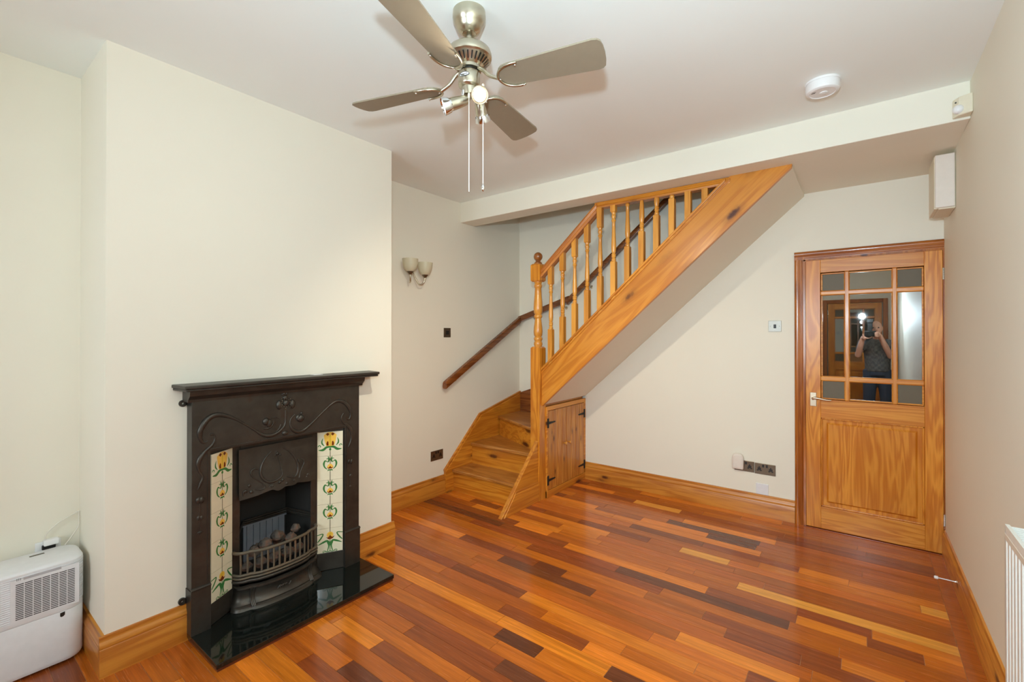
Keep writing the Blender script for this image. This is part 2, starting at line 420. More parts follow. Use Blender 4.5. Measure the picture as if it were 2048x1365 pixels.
# dark hall behind the door
hl = MB().box(-1.2, XR + 0.1, YK + 1.3, YK + 1.4, -0.1, 2.6).box(-1.3, -1.2, YK + 0.12, YK + 1.4, -0.1, 2.6).box(-1.3, XR + 0.1, YK + 0.12, YK + 1.4, 2.5, 2.6).box(-1.3, XR + 0.1, YK, YK + 1.4, -0.1, -0.005)
struct(obj('wall_hall', hl, 'wall'), 'unlit hall behind the glazed door', 'wall')
hl = MB().box(-1.2, 1.0, YREAR - 1.3, YREAR - 1.2, -0.1, 2.6).box(-0.93, -0.85, YREAR - 1.3, YREAR - 0.12, -0.1, 2.6).box(0.9, 1.0, YREAR - 1.3, YREAR - 0.12, -0.1, 2.6).box(-0.9, 1.0, YREAR - 1.3, YREAR - 0.12, 2.5, 2.6).box(-0.9, 1.0, YREAR - 1.3, YREAR, -0.1, -0.005)
struct(obj('wall_hall_front', hl, 'wall'), 'unlit hall behind the rear door', 'wall')

# unseen window added to the rear wall for the fill lamp
wf = thing('added_window_1', 'added white framed window in the rear wall for fill light', 'window', ((WX0 + WX1) / 2, YREAR - 0.06, WZ0), kind='structure')
m = MB(); t_ = 0.05
m.box(WX0, WX1, YREAR - 0.10, YREAR - 0.03, WZ0, WZ0 + t_).box(WX0, WX1, YREAR - 0.10, YREAR - 0.03, WZ1 - t_, WZ1)
m.box(WX0, WX0 + t_, YREAR - 0.10, YREAR - 0.03, WZ0, WZ1).box(WX1 - t_, WX1, YREAR - 0.10, YREAR - 0.03, WZ0, WZ1).box(-1.325, -1.275, YREAR - 0.10, YREAR - 0.03, WZ0, WZ1)
obj('added_window_frame', m, 'white', wf, bevel=0.003)
for a, b in ((WX0 + t_, -1.325), (-1.275, WX1 - t_)):
    obj('pane', MB().box(a - 0.005, b + 0.005, YREAR - 0.068, YREAR - 0.064, WZ0 + t_ - 0.005, WZ1 - t_ + 0.005), 'added_winpane', wf)
obj('added_window_sill', MB().box(WX0 - 0.04, WX1 + 0.04, YREAR - 0.03, YREAR + 0.10, WZ0 - 0.03, WZ0), 'white', wf, bevel=0.004)

# ------------------------------------------------------------------ skirting boards
SK = [(0, 0), (0.019, 0), (0.019, 0.116), (0.0165, 0.121), (0.019, 0.126), (0.019, 0.134), (0.013, 0.147), (0.009, 0.156), (0.0105, 0.160), (0.0085, 0.169), (0, 0.171)]
def skirt(name, p, q, nrm, mat, label):
    p, q, nrm = Vector(p), Vector(q), Vector(nrm); d = (q - p).normalized()
    o = obj(name, MB().extrude(SK, p, nrm, (0, 0, 1), d, (q - p).length), mat, smooth=50)
    return struct(o, label, 'skirting board')
z0 = -0.002
skirt('baseboard_chimney', (XCH, Y1 - 0.019, z0), (XCH, 0.796, z0), (1, 0, 0), 'skirtY', 'pine skirting on the chimney breast beside the dehumidifier')
skirt('baseboard_chimney', (XCH, 1.676, z0), (XCH, Y2 + 0.019, z0), (1, 0, 0), 'skirtY', 'short pine skirting between hearth and chimney breast corner')
skirt('baseboard_chimney_side', (XAL, Y1, z0), (XCH, Y1, z0), (0, -1, 0), 'skirtX', 'pine skirting on the chimney breast side by the dehumidifier')
skirt('baseboard_chimney_return', (XAL, Y2, z0), (XCH, Y2, z0), (0, 1, 0), 'skirtX', 'pine skirting on the chimney breast side toward the stairs')
skirt('baseboard_left', (XAL, YREAR, z0), (XAL, Y1 - 0.019, z0), (1, 0, 0), 'skirtY', 'pine skirting in the alcove behind the dehumidifier')
skirt('baseboard_left_alcove', (XAL, Y2 + 0.019, z0), (XAL, 2.934, z0), (1, 0, 0), 'skirtY', 'pine skirting under the wall socket next to the stairs')
skirt('baseboard_back', (-2.196, YK, z0), (-0.409, YK, z0), (0, -1, 0), 'skirtX', 'knotty pine skirting under the staircase between cupboard and door')
skirt('baseboard_right', (XR, YREAR, z0), (XR, YK - 0.03, z0), (-1, 0, 0), 'skirtY', 'pine skirting along the right wall with the door stop')
skirt('baseboard_rear', (XAL, YREAR, z0), (RX0 - 0.07, YREAR, z0), (0, 1, 0), 'skirtX', 'pine skirting under the added rear window')

# ------------------------------------------------------------------ floor planks
ROW0, RW = 0.524, 0.0825
XE = 0.345
def rowof(y): return math.floor((y - ROW0) / RW)
PC = {'D': lin(108, 57, 33), 'R': lin(142, 70, 30), 'M': lin(174, 91, 27), 'B': lin(190, 103, 28), 'O': lin(214, 124, 36), 'T': lin(232, 160, 66)}
fixed_px = [((1231, 1142), (1577, 1256), 'D'), ((1126, 1093), (1411, 1186), 'O'), ((1050, 1098), (1319, 1188), 'R'), ((1070, 1130), (1123, 1152), 'D'),
    ((1365, 1095), (1461, 1121), 'T'), ((1387, 1110), (1739, 1210), 'T'), ((1473, 1176), (1913, 1311), 'T'), ((1401, 1096), (1600, 1134), 'R'),
    ((1330, 1048), (1419, 1060), 'D'), ((1413, 1074), (1510, 1101), 'D'), ((1155, 1045), (1296, 1084), 'R'), ((1037, 1046), (1107, 1064), 'O'),
    ((1127, 1049), (1202, 1071), 'O'), ((1000, 1052), (1129, 1093), 'R'), ((1416, 1184), (1595, 1230), 'R'), ((1117, 1146), (1452, 1273), 'O'),
    ((1000, 1219), (1167, 1298), 'R'), ((1000, 1240), (1214, 1345), 'O'), ((1000, 1263), (1076, 1309), 'D'), ((1000, 1328), (1088, 1365), 'D'),
    ((1593, 1228), (1744, 1274), 'R'), ((1500, 1089), (1733, 1146), 'R'), ((1732, 1115), (1900, 1150), 'R'), ((1698, 1158), (1926, 1224), 'O'),
    ((1842, 1222), (1932, 1247), 'T'), ((1734, 1293), (1850, 1329), 'R'), ((1683, 1324), (1810, 1366), 'O'), ((1746, 1270), (1962, 1334), 'O'),
    ((1451, 1266), (1600, 1330), 'R'), ((1356, 1272), (1600, 1354), 'O'), ((1760, 1255), (1952, 1300), 'R')]
rows = {}
for a, b, cc in fixed_px:
    A, B = un(*a, 'Z', 0), un(*b, 'Z', 0); r = rowof((A[1] + B[1]) / 2); x0, x1 = A[0], min(B[0], XE)
    if x1 - x0 < 0.08: continue
    if all(x1 <= q[0] + 0.02 or x0 >= q[1] - 0.02 for q in rows.get(r, [])): rows.setdefault(r, []).append((x0, x1, cc))
NR = math.ceil((YK - 0.01 - ROW0) / RW)
planks = []
for r in range(rowof(YREAR), NR):
    y0, y1 = ROW0 + r * RW, min(ROW0 + (r + 1) * RW, YK)
    xs0 = XAL
    fx = sorted(rows.get(r, [])); segs = []; x = xs0
    gaps = []
    fx2 = []
    for q in fx:                                   # close slivers between traced boards
        a_ = x if q[0] - x < 0.06 else q[0]
        fx2.append((a_, q[1] if XE - q[1] > 0.06 else XE, q[2])); gaps.append((x, a_)); x = fx2[-1][1]
    gaps.append((x, XE)); segs += fx2
    for g0, g1 in gaps:
        x = g0
        if g1 - g0 < 0.04:
            continue
        while x < g1 - 1e-6:
            L = random.choice((0.32, 0.45, 0.6, 0.75, 0.9, 1.05)) * random.uniform(0.85, 1.15)
            e = x + L
            if g1 - e < 0.22: e = g1
            segs.append((x, min(e, g1), random.choices('DRMBOT', (3, 17, 32, 28, 17, 3))[0])); x = e
    for (a, b, cc) in segs: planks.append((a, b, y0, y1, cc))
def visible(p):
    a, b, y0, y1, cc = p
    if y1 < 0.18: return False
    if a < XCH and y0 > Y1 + 0.02 and y1 < Y2 and b < XCH: return False
    if y0 > 3.03 and b < -2.22: return False
    for X in (a, (a + b) / 2, b):
        for Y in (y0, y1):
            d = np.array([X, Y, 0]) - _C; zz = _F @ d
            if zz > 0.2:
                u_ = CX + FPX * (_R @ d) / zz; v_ = CY - FPX * (_U @ d) / zz
                if -40 < u_ < 2090 and v_ < 1400: return True
    return False
vis = [p for p in planks if visible(p)]; rest = [p for p in planks if not visible(p)]
vis.sort(key=lambda p: p[2]); rest += vis[298:]; vis = vis[:298]
for (a, b, y0, y1, cc) in vis:
    o = obj('plank', MB().box(a + 0.001, b - 0.001, y0 + 0.001, y1 - 0.001, -0.0018, 0.0), 'plank', FLOOR)
    k = random.uniform(0.86, 1.14); col = PC[cc]; o.color = (col[0] * k, col[1] * k * random.uniform(0.95, 1.05), col[2] * k, 1)
m = MB()
for (a, b, y0, y1, cc) in rest: m.box(a + 0.001, b - 0.001, y0 + 0.001, y1 - 0.001, -0.0018, 0.0)
o = obj('plank_rows', m, 'plank', FLOOR); o['kind'] = 'stuff'; o.color = PC['M'] + (1,)
yb = YREAR
while yb < YK - 0.02:
    e = min(yb + 1.15, YK)
    o = obj('border_plank', MB().box(XE + 0.0008, XR, yb + 0.0007, e - 0.0007, -0.0018, 0.0), 'plank', FLOOR); k = random.uniform(0.9, 1.1); o.color = tuple(x * k for x in PC['M']) + (1,); yb = e

# ================================================================== DOORS
def make_door(name, label, loc, rotz, handle_side):
    W, Hh, T = 0.7545, 1.981, 0.04
    d = thing(name, label, 'door', loc, rotz, kind='structure')
    P = lambda n, mb, mat, **k: obj(n, mb, mat, d, local=True, **k)
    SL, SRt = 0.0915, 0.664          # inner edges of the stiles
    zt, zm0, zm1, zb = 1.886, 0.815, 0.950, 0.160
    P('stile', MB().box(0, SL, 0, T, 0, Hh), 'door', bevel=0.002); P('stile', MB().box(SRt, W, 0, T, 0, Hh), 'door', bevel=0.002)
    P('top_rail', MB().box(SL, SRt, 0, T, zt, Hh), 'doorX', bevel=0.002)
    P('lock_rail', MB().box(SL, SRt, 0, T, zm0, zm1), 'doorX', bevel=0.002)
    P('bottom_rail', MB().box(SL, SRt, 0, T, 0, zb), 'doorX', bevel=0.002)
    # raised and fielded lower panel
    pm = MB().box(SL, SRt, 0.016, T - 0.004, zb, zm0)
    a0, a1, c0, c1 = SL + 0.035, SRt - 0.035, zb + 0.035, zm0 - 0.035
    b0, b1, e0, e1 = a0 + 0.012, a1 - 0.012, c0 + 0.012, c1 - 0.012
    pm.add([(a0, 0.016, c0), (a1, 0.016, c0), (a1, 0.016, c1), (a0, 0.016, c1), (b0, 0.006, e0), (b1, 0.006, e0), (b1, 0.006, e1), (b0, 0.006, e1)],
           [(4, 5, 6, 7), (0, 1, 5, 4), (1, 2, 6, 5), (2, 3, 7, 6), (3, 0, 4, 7)])
    P('panel', pm, 'door')
    bd = MB(); q = 0.012
    for (x0, x1, zz0, zz1) in ((SL, SRt, zb, zb + q), (SL, SRt, zm0 - q, zm0)): bd.box(x0, x1, 0.004, 0.018, zz0, zz1)
    for (x0, x1) in ((SL, SL + q), (SRt - q, SRt)): bd.box(x0, x1, 0.004, 0.018, zb, zm0)
    P('panel_bead', bd, 'door', bevel=0.004)
    # glazing bars: three columns by three rows
    cols = [(0.1045, 0.2325), (0.2665, 0.4965), (0.5295, 0.6525)]; rws = [(0.963, 1.086), (1.124, 1.716), (1.752, 1.871)]
    for x0, x1 in ((cols[0][1], cols[1][0]), (cols[1][1], cols[2][0])): P('glazing_bar', MB().box(x0 + 0.003, x1 - 0.003, 0.003, T - 0.003, zm1, zt), 'door', bevel=0.005)
    for zz0, zz1 in ((rws[0][1], rws[1][0]), (rws[1][1], rws[2][0])): P('glazing_bar', MB().box(SL, SRt, 0.0035, T - 0.0035, zz0 + 0.003, zz1 - 0.003), 'doorX', bevel=0.005)
    for i, (x0, x1) in enumerate(cols):
        for j, (zz0, zz1) in enumerate(rws):
            bd = MB(); g = 0.010
            bd.box(x0 - g, x1 + g, 0.009, T - 0.009, zz0 - g, zz0).box(x0 - g, x1 + g, 0.009, T - 0.009, zz1, zz1 + g).box(x0 - g, x0, 0.009, T - 0.009, zz0, zz1).box(x1, x1 + g, 0.009, T - 0.009, zz0, zz1)
            P('glazing_bead', bd, 'doorX', bevel=0.003)
            tex = i != 1 and j != 1
            P('pane', MB().box(x0 - 0.004, x1 + 0.004, 0.018, 0.021, zz0 - 0.004, zz1 + 0.004), 'texpane' if tex else 'pane', label='grey obscured glass pane' if tex else 'clear reflecting glass pane')
    # lever handle on a long plate
    hx = 0.046 if handle_side > 0 else W - 0.046; s_ = handle_side
    h = P('handle', MB().box(hx - 0.020, hx + 0.020, -0.009, 0.0, 0.897, 0.998), 'satin', bevel=0.002, label='satin nickel lever handle')
    lv = MB().lathe([(0.010, 0), (0.010, 0.03)], (hx - 0.002 * s_, -0.008, 0.955), 16, (0, -1, 0))
    pts = smooth_path([(hx - 0.004 * s_, -0.038, 0.955), (hx + 0.010 * s_, -0.042, 0.961), (hx + 0.045 * s_, -0.042, 0.958), (hx + 0.085 * s_, -0.040, 0.951), (hx + 0.112 * s_, -0.038, 0.952)])
    lv.tube(pts, smooth_vals([0.010, 0.0095, 0.007, 0.006, 0.0045]), 10)
    obj('lever', lv, 'satin', h, local=True, smooth=40)
    ex = W + 0.002 if handle_side > 0 else -0.002
    for zc in (1.825, 0.222):
        hg = MB()
        for k in range(5): hg.lathe([(0.0055, 0), (0.0055, 0.0145)], (ex, -0.003, zc - 0.038 + k * 0.0152), 10)
        P('hinge', hg, 'chrome', smooth=40)
    return d
make_door('door_1', 'half glazed pine door with nine panes beside the light switch', (-0.3355, YK - 0.020, 0.008), 0, 1)
make_door('door_2', 'half glazed pine door in the rear wall', (RX1 - 0.016, YREAR + 0.02, 0.008), math.pi, 1)
# frame and architrave of the main door
tr = thing('trim_1', 'varnished pine door lining and moulded architrave', 'door frame', (-0.38, YK, 0), kind='structure')
AR = [(0, 0), (0.064, 0), (0.064, 0.010), (0.052, 0.012), (0.048, 0.016), (0.030, 0.019), (0.022, 0.022), (0.010, 0.022), (0.004, 0.018), (0, 0.012)]
# profile x: from outer edge (0) toward the opening, y: out of the wall
obj('architrave', MB().extrude(AR, (-0.409, YK, 0), (1, 0, 0), (0, -1, 0), (0, 0, 1), 2.000), 'arch', tr, smooth=35)
obj('architrave', MB().extrude(AR, (-0.409, YK, 2.062), (0, 0, -1), (0, -1, 0), (1, 0, 0), XR + 0.409), 'archX', tr, smooth=35)
obj('architrave', MB().box(-0.409, -0.346, YK - 0.0175, YK, 1.998, 2.05), 'arch', tr)
obj('door_lining', MB().box(-0.351, -0.3375, YK - 0.012, YK + 0.10, 0, 2.0).box(-0.351, XR, YK - 0.012, YK + 0.10, 1.9905, 2.005).box(0.4205, XR + 0.001, YK - 0.020, YK + 0.10, 0, 2.0), 'arch', tr)
obj('threshold', MB().box(-0.35, XR, YK - 0.03, YK + 0.10, -0.004, 0.004), 'plank', tr, bevel=0.002).color = PC['R'] + (1,)
tr2 = thing('trim_2', 'pine architrave around the rear door', 'door frame', (RX0, YREAR, 0), kind='structure')
obj('architrave', MB().box(RX0 - 0.064, RX0, YREAR, YREAR + 0.022, 0, 2.06).box(RX1, RX1 + 0.064, YREAR, YREAR + 0.022, 0, 2.06).box(RX0, RX1, YREAR, YREAR + 0.022, 1.995, 2.06), 'arch', tr2, bevel=0.004)

# ================================================================== STAIRCASE
ST = thing('staircase', 'pine staircase with turned spindles, ball topped newel and winder steps', 'staircase', (-2.26, 3.335, 0))
NX0, NX1, NY0, NY1 = -2.306, -2.211, 3.285, 3.380
nc = ((NX0 + NX1) / 2, (NY0 + NY1) / 2)
nz = lambda py: 1.331 + (694 - py) * 0.00434
def square_with_chamfer(mb, x0, x1, y0, y1, z0, z1, ch, top=True, bot=False):
    mb.box(x0, x1, y0, y1, z0 + (ch if bot else 0), z1 - (ch if top else 0))
    def frus(za, zb, grow):
        e = ch * 0.9; i0 = (0, e) if grow else (e, 0)
        vs = []
        for zz, e_ in ((za, i0[0]), (zb, i0[1])): vs += [(x0 + e_, y0 + e_, zz), (x1 - e_, y0 + e_, zz), (x1 - e_, y1 - e_, zz), (x0 + e_, y1 - e_, zz)]
        mb.add(vs, [(0, 3, 2, 1), (4, 5, 6, 7), (0, 1, 5, 4), (1, 2, 6, 5), (2, 3, 7, 6), (3, 0, 4, 7)])
    if top: frus(z1 - ch, z1, True)
    if bot: frus(z0, z0 + ch, False)
m = MB()
square_with_chamfer(m, NX0, NX1, NY0, NY1, 0, nz(694), 0.012)
square_with_chamfer(m, NX0, NX1, NY0, NY1, nz(563), nz(527), 0.012, True, True)
NEW = obj('newel_post', m, 'pineZ', ST, smooth=30)
prof = [(0.034, nz(695)), (0.034, nz(692)), (0.039, nz(689)), (0.036, nz(685)), (0.030, nz(683)), (0.038, nz(679)), (0.036, nz(676)), (0.028, nz(674)), (0.036, nz(671)), (0.040, nz(664)), (0.038, nz(656)), (0.031, nz(644)), (0.027, nz(637)),
        (0.034, nz(635.5)), (0.037, nz(633)), (0.034, nz(630.5)), (0.028, nz(629)), (0.037, nz(625)), (0.040, nz(617)), (0.038, nz(606)), (0.032, nz(590)), (0.028, nz(576)), (0.033, nz(574)), (0.036, nz(571)), (0.033, nz(568.5)), (0.029, nz(567)), (0.034, nz(565)), (0.034, nz(562))]
obj('turned_shaft', MB().lathe(prof, (nc[0], nc[1], 0), 28), 'spindle', NEW, smooth=40)
bz = nz(512)
pb = [(0.034, nz(527.5)), (0.036, nz(525.5)), (0.030, nz(523.5)), (0.022, nz(522)), (0.020, nz(521.5))] + [(0.039 * math.cos(a), bz + 0.039 * math.sin(a)) for a in np.linspace(-0.95, 1.5, 12)]
obj('ball_finial', MB().lathe(pb, (nc[0], nc[1], 0), 24), wood('ball_finial_wood', lin(160, 98, 44), lin(120, 68, 26), PK, 'Z', knots=0), NEW, smooth=50)
# outer string, cap, handrail
zt_ = lambda X: 1.113 + 0.905 * (X + 2.227)
zb_ = lambda X: 0.800 + 0.892 * (X + 2.227)
SY0, SY1 = 3.316, 3.350
xi = lambda f, z: (z - f(0)) / (f(1) - f(0))
poly = [(NX1, zb_(NX1)), (xi(zb_, HB - 0.02), HB - 0.02), (xi(zb_, HB - 0.02) + 0.003, HB + 0.002), (xi(zt_, HB), HB + 0.002), (NX1, zt_(NX1))]
obj('string_board', MB().extrude(poly, (0, SY0, 0), (1, 0, 0), (0, 0, 1), (0, 1, 0), SY1 - SY0), 'string', ST, bevel=0.003)
def sloped(name, f, dz0, dz1, x0, x1, y0, y1, mat, **k):
    xa = min(x1, xi(f, HB) - dz1 / 0.9 - 0.0)
    return obj(name, MB().extrude([(x0, f(x0) + dz0), (x1, f(x1) + dz0), (x1, f(x1) + dz1), (x0, f(x0) + dz1)], (0, y0, 0), (1, 0, 0), (0, 0, 1), (0, 1, 0), y1 - y0), mat, ST, **k)
xe = xi(zt_, HB) - 0.03
sloped('string_cap', zt_, -0.004, 0.020, NX1 - 0.001, xe, 3.304, 3.362, 'string', bevel=0.005)
sloped('string_bead', zt_, -0.030, -0.016, NX1 - 0.001, xe + 0.03, 3.309, 3.317, 'string', bevel=0.003)
zr = lambda X: 2.005 + 0.893 * (X + 2.228)
xk = xi(zr, HB) - 0.005
hr = [(-0.030, -0.070), (0.030, -0.070), (0.034, -0.052), (0.026, -0.040), (0.033, -0.022), (0.028, -0.006), (0.010, 0.0), (-0.010, 0.0), (-0.028, -0.006), (-0.033, -0.022), (-0.026, -0.040), (-0.034, -0.052)]
m = MB(); vs = []
for X in (NX1 - 0.03, xk): vs += [(X, 3.335 + a, zr(X) + b * 1.25) for a, b in hr]
n = len(hr); m.add(vs, [tuple(range(n)), tuple(range(n, 2 * n))[::-1]] + [(i, n + i, n + (i + 1) % n, (i + 1) % n) for i in range(n)])
obj('handrail', m, wood('handrail_wood', lin(206, 132, 56), lin(168, 96, 32), PK, 'X', rot=S_ROT, knots=0.1), ST, smooth=30)
obj('handrail', MB().extrude([(a, b * 0.75) for a, b in hr], (xk - 0.02, 3.348, HB), (0, 1, 0), (0, 0, 1), (1, 0, 0), -0.70 - xk + 0.02), 'pineX', ST, smooth=30)
# balusters
BX = [-2.127, -2.010, -1.893, -1.777, -1.661, -1.545, -1.430, -1.317, -1.203, -1.090, -0.976, -0.861]
def baluster(X, i):
    y = 3.335; hw = 0.0205; zb0 = zt_(X) + 0.012; sh = 0.905 * (X - BX[0])
    A, B = 1.487 + sh, 1.866 + sh; top = zr(X) - 0.06
    cut = HB - 0.048
    top = min(top, cut)
    m = MB()
    def clipz(z): return min(z, cut)
    square_with_chamfer(m, X - hw, X + hw, y - hw, y + hw, zb0 - 0.03, clipz(A), 0.008, A < cut)
    if A < cut:
        pr_ = [(0.016, A - 0.002), (0.016, A + 0.004), (0.0185, A + 0.010), (0.0155, A + 0.018), (0.0125, A + 0.022), (0.0185, A + 0.034), (0.0155, A + 0.044), (0.0185, A + 0.050), (0.0165, A + 0.056), (0.0125, A + 0.060), (0.0165, A + 0.072), (0.0195, A + 0.100), (0.0185, A + 0.140), (0.0155, A + 0.200),
               (0.0130, A + 0.260), (0.0120, A + 0.305), (0.0160, A + 0.310), (0.0185, A + 0.316), (0.0155, A + 0.324), (0.0125, A + 0.330), (0.0150, A + 0.340), (0.0185, A + 0.350), (0.0165, A + 0.358), (0.0130, A + 0.362), (0.0165, A + 0.370), (0.0165, A + 0.381)]
        q = []
        for (r, z) in pr_:
            if z <= cut: q.append((r, z))
            else:
                q.append((r, cut)); break
        m.lathe(q, (X, y, 0), 16)
        if B < cut: square_with_chamfer(m, X - hw, X + hw, y - hw, y + hw, B, top, 0.008, False, True)
    obj('baluster', m, 'spindle', ST, smooth=40)
for i, X in enumerate(BX): baluster(X, i)
# lower straight steps, winders, flight
RT = 0.028
def tread(poly, z, mat='tread'):
    obj('tread', MB().extrude(poly, (0, 0, z - RT), (1, 0, 0), (0, 1, 0), (0, 0, 1), RT), mat, ST, bevel=0.007)
XL, XRt = XAL + 0.030, -2.258
obj('riser', MB().box(XL, XRt, 3.028, 3.046, 0, 0.175), 'pineX', ST)
tread([(XL, 3.008), (XRt, 3.008), (XRt, 3.30), (XL, 3.30)], 0.2)
obj('riser', MB().box(XL, XRt, 3.280, 3.298, 0.17, 0.375), 'pineX', ST)
tread([(XL, 3.258), (NX0 + 0.02, 3.258), (NX0 + 0.02, 3.36), (XL, 3.74)], 0.4)
# winder 3
n3a, n3b = Vector((XL, 3.672)), Vector((NX0 + 0.03, 3.330))
d3 = (n3b - n3a).normalized(); p3 = Vector((-d3.y, d3.x))
def riser_line(a, b, z0, z1, mat='pineX'):
    d = (b - a).normalized(); p = Vector((-d.y, d.x)); L = (b - a).length
    obj('riser', MB().extrude([(0, z0), (L, z0), (L, z1), (0, z1)], (a.x + p.x * 0.02, a.y + p.y * 0.02, 0), (d.x, d.y, 0), (0, 0, 1), (p.x, p.y, 0), 0.018), mat, ST)
riser_line(n3a, n3b, 0.37, 0.575)
tread([(n3a.x, n3a.y), (n3b.x, n3b.y), (NX0 + 0.05, 3.37), (-2.70, YK - 0.03), (XL, YK - 0.03)], 0.6)
n4a, n4b = Vector((-2.70, YK - 0.032)), Vector((NX0 + 0.05, 3.372))
riser_line(n4a, n4b, 0.57, 0.775)
tread([(n4a.x, n4a.y), (n4b.x, n4b.y), (-2.235, 3.372), (-2.235, YK - 0.03)], 0.8)
for k in range(8):
    X = -2.262 + 0.2225 * k; z = 1.0 + 0.2 * k
    obj('riser', MB().box(X + 0.018, X + 0.036, SY1 - 0.004, YK - 0.03, z - 0.195, z - 0.02), 'pineY', ST)
    tread([(X, SY1 - 0.004), (X + 0.222, SY1 - 0.004), (X + 0.222, YK - 0.03), (X, YK - 0.03)], z)
# wall strings
ls = [(2.934, 0), (3.20, 0), (YK - 0.002, 0.40), (YK - 0.002, 0.793), (3.42, 0.639), (2.932, 0.192)]
obj('wall_string', MB().extrude(ls, (XAL, 0, 0), (0, 1, 0), (0, 0, 1), (1, 0, 0), 0.030), 'pineY', ST, bevel=0.003)
lsb = [(2.932, 0.192), (3.42, 0.639), (YK - 0.002, 0.793), (YK - 0.002, 0.815), (3.413, 0.661), (2.928, 0.210)]
obj('string_bead', MB().extrude(lsb, (XAL, 0, 0), (0, 1, 0), (0, 0, 1), (1, 0, 0), 0.020), 'pineY', ST)
bs = [(XAL, 0.5), (-2.24, 0.5), (-2.235, 0.83), (-0.5, 2.38), (-0.5, 2.72), (-2.45, 0.99), (XAL, 0.793)]
obj('wall_string', MB().extrude(bs, (0, YK - 0.028, 0), (1, 0, 0), (0, 0, 1), (0, 1, 0), 0.027), 'darkrail', ST)
# string and apron beside the two bottom steps
ap = [(2.777, 0), (3.285, 0), (3.285, 0.535), (3.275, 0.520)]
obj('apron_string', MB().extrude([(2.777, 0), (3.286, 0), (3.286, 0.517)], (-2.260, 0, 0), (0, 1, 0), (0, 0, 1), (1, 0, 0), 0.036), 'pineY', ST, bevel=0.002)
obj('apron_skirting', MB().extrude([(2.80, 0), (3.285, 0), (3.285, 0.150), (2.945, 0.150)], (-2.2245, 0, 0), (0, 1, 0), (0, 0, 1), (1, 0, 0), 0.010), 'pineY', ST, bevel=0.002)
obj('apron_skirting', MB().extrude([(2.945, 0.150), (3.285, 0.150), (3.285, 0.168), (2.962, 0.168)], (-2.2245, 0, 0), (0, 1, 0), (0, 0, 1), (1, 0, 0), 0.006), 'pineY', ST, bevel=0.002)
# plaster soffit under the flight
so = [(NX1 + 0.012, zb_(NX1 + 0.012) + 0.003), (-0.345, zb_(-0.345) + 0.003), (-0.345, 2.52), (NX1 + 0.012, 0.862)]
struct(obj('ceiling_stair_soffit', MB().extrude(so, (0, SY1, 0), (1, 0, 0), (0, 0, 1), (0, 1, 0), YK - SY1), 'wall'), 'sloping plaster soffit under the staircase', 'stair soffit')

# ------------------------------------------------------------------ cupboard under the stairs
CUP = thing('stair_cupboard', 'low knotty pine cupboard with two plank doors under the stairs', 'cupboard', (-2.2, 3.73, 0))
XF = -2.200
fr = MB().box(XF - 0.03, XF, 3.380, 3.402, 0, 0.802).box(XF - 0.03, XF, 4.062, YK, 0, 0.802).box(XF - 0.03, XF, 3.402, 4.062, 0.764, 0.802).box(XF - 0.03, XF + 0.004, 3.380, YK, 0, 0.062)
obj('frame', fr, 'pineY', CUP, bevel=0.002)
zd0, zd1 = 0.066, 0.760
for di, (ya, yb_) in enumerate(((3.405, 3.7155), (3.7185, 4.059))):
    dr = obj('door', MB().box(XF - 0.022, XF - 0.012, ya, yb_, zd0, zd1), 'board', CUP)
    nb = 4; bwid = (yb_ - ya) / nb
    for k in range(nb):
        b0, b1 = ya + k * bwid, ya + (k + 1) * bwid; c_ = 0.005
        sec = [(b0, -0.014), (b1, -0.014), (b1, -0.005), (b1 - c_, 0), (b0 + c_, 0), (b0, -0.005)]
        obj('board', MB().extrude(sec, (XF, 0, zd0), (0, 1, 0), (1, 0, 0), (0, 0, 1), zd1 - zd0), 'board', dr)
    ky = yb_ - 0.035 if di == 0 else ya + 0.035
    obj('knob', MB().lathe([(0.007, 0), (0.006, 0.008), (0.013, 0.016), (0.015, 0.022), (0.012, 0.029), (0.004, 0.031)], (XF, ky, 0.43), 16, (1, 0, 0)), 'spindle', dr, smooth=50)
    hy, sg = (ya - 0.004, 1) if di == 0 else (yb_ + 0.004, -1)
    for hz in (0.150, 0.655):
        h = MB().box(XF - 0.001, XF + 0.0035, hy - 0.012, hy + 0.012, hz - 0.042, hz + 0.042)
        h.extrude([(0, -0.012), (0.105, -0.006), (0.112, 0), (0.105, 0.006), (0, 0.012)], (XF - 0.001, hy + 0.010 * sg, hz), (0, sg, 0), (0, 0, 1), (1, 0, 0), 0.004)
        h.lathe([(0.005, -0.040), (0.005, 0.040)], (XF + 0.003, hy, hz), 8)
        obj('hinge', h, 'blackiron', dr, label='black iron T hinge')

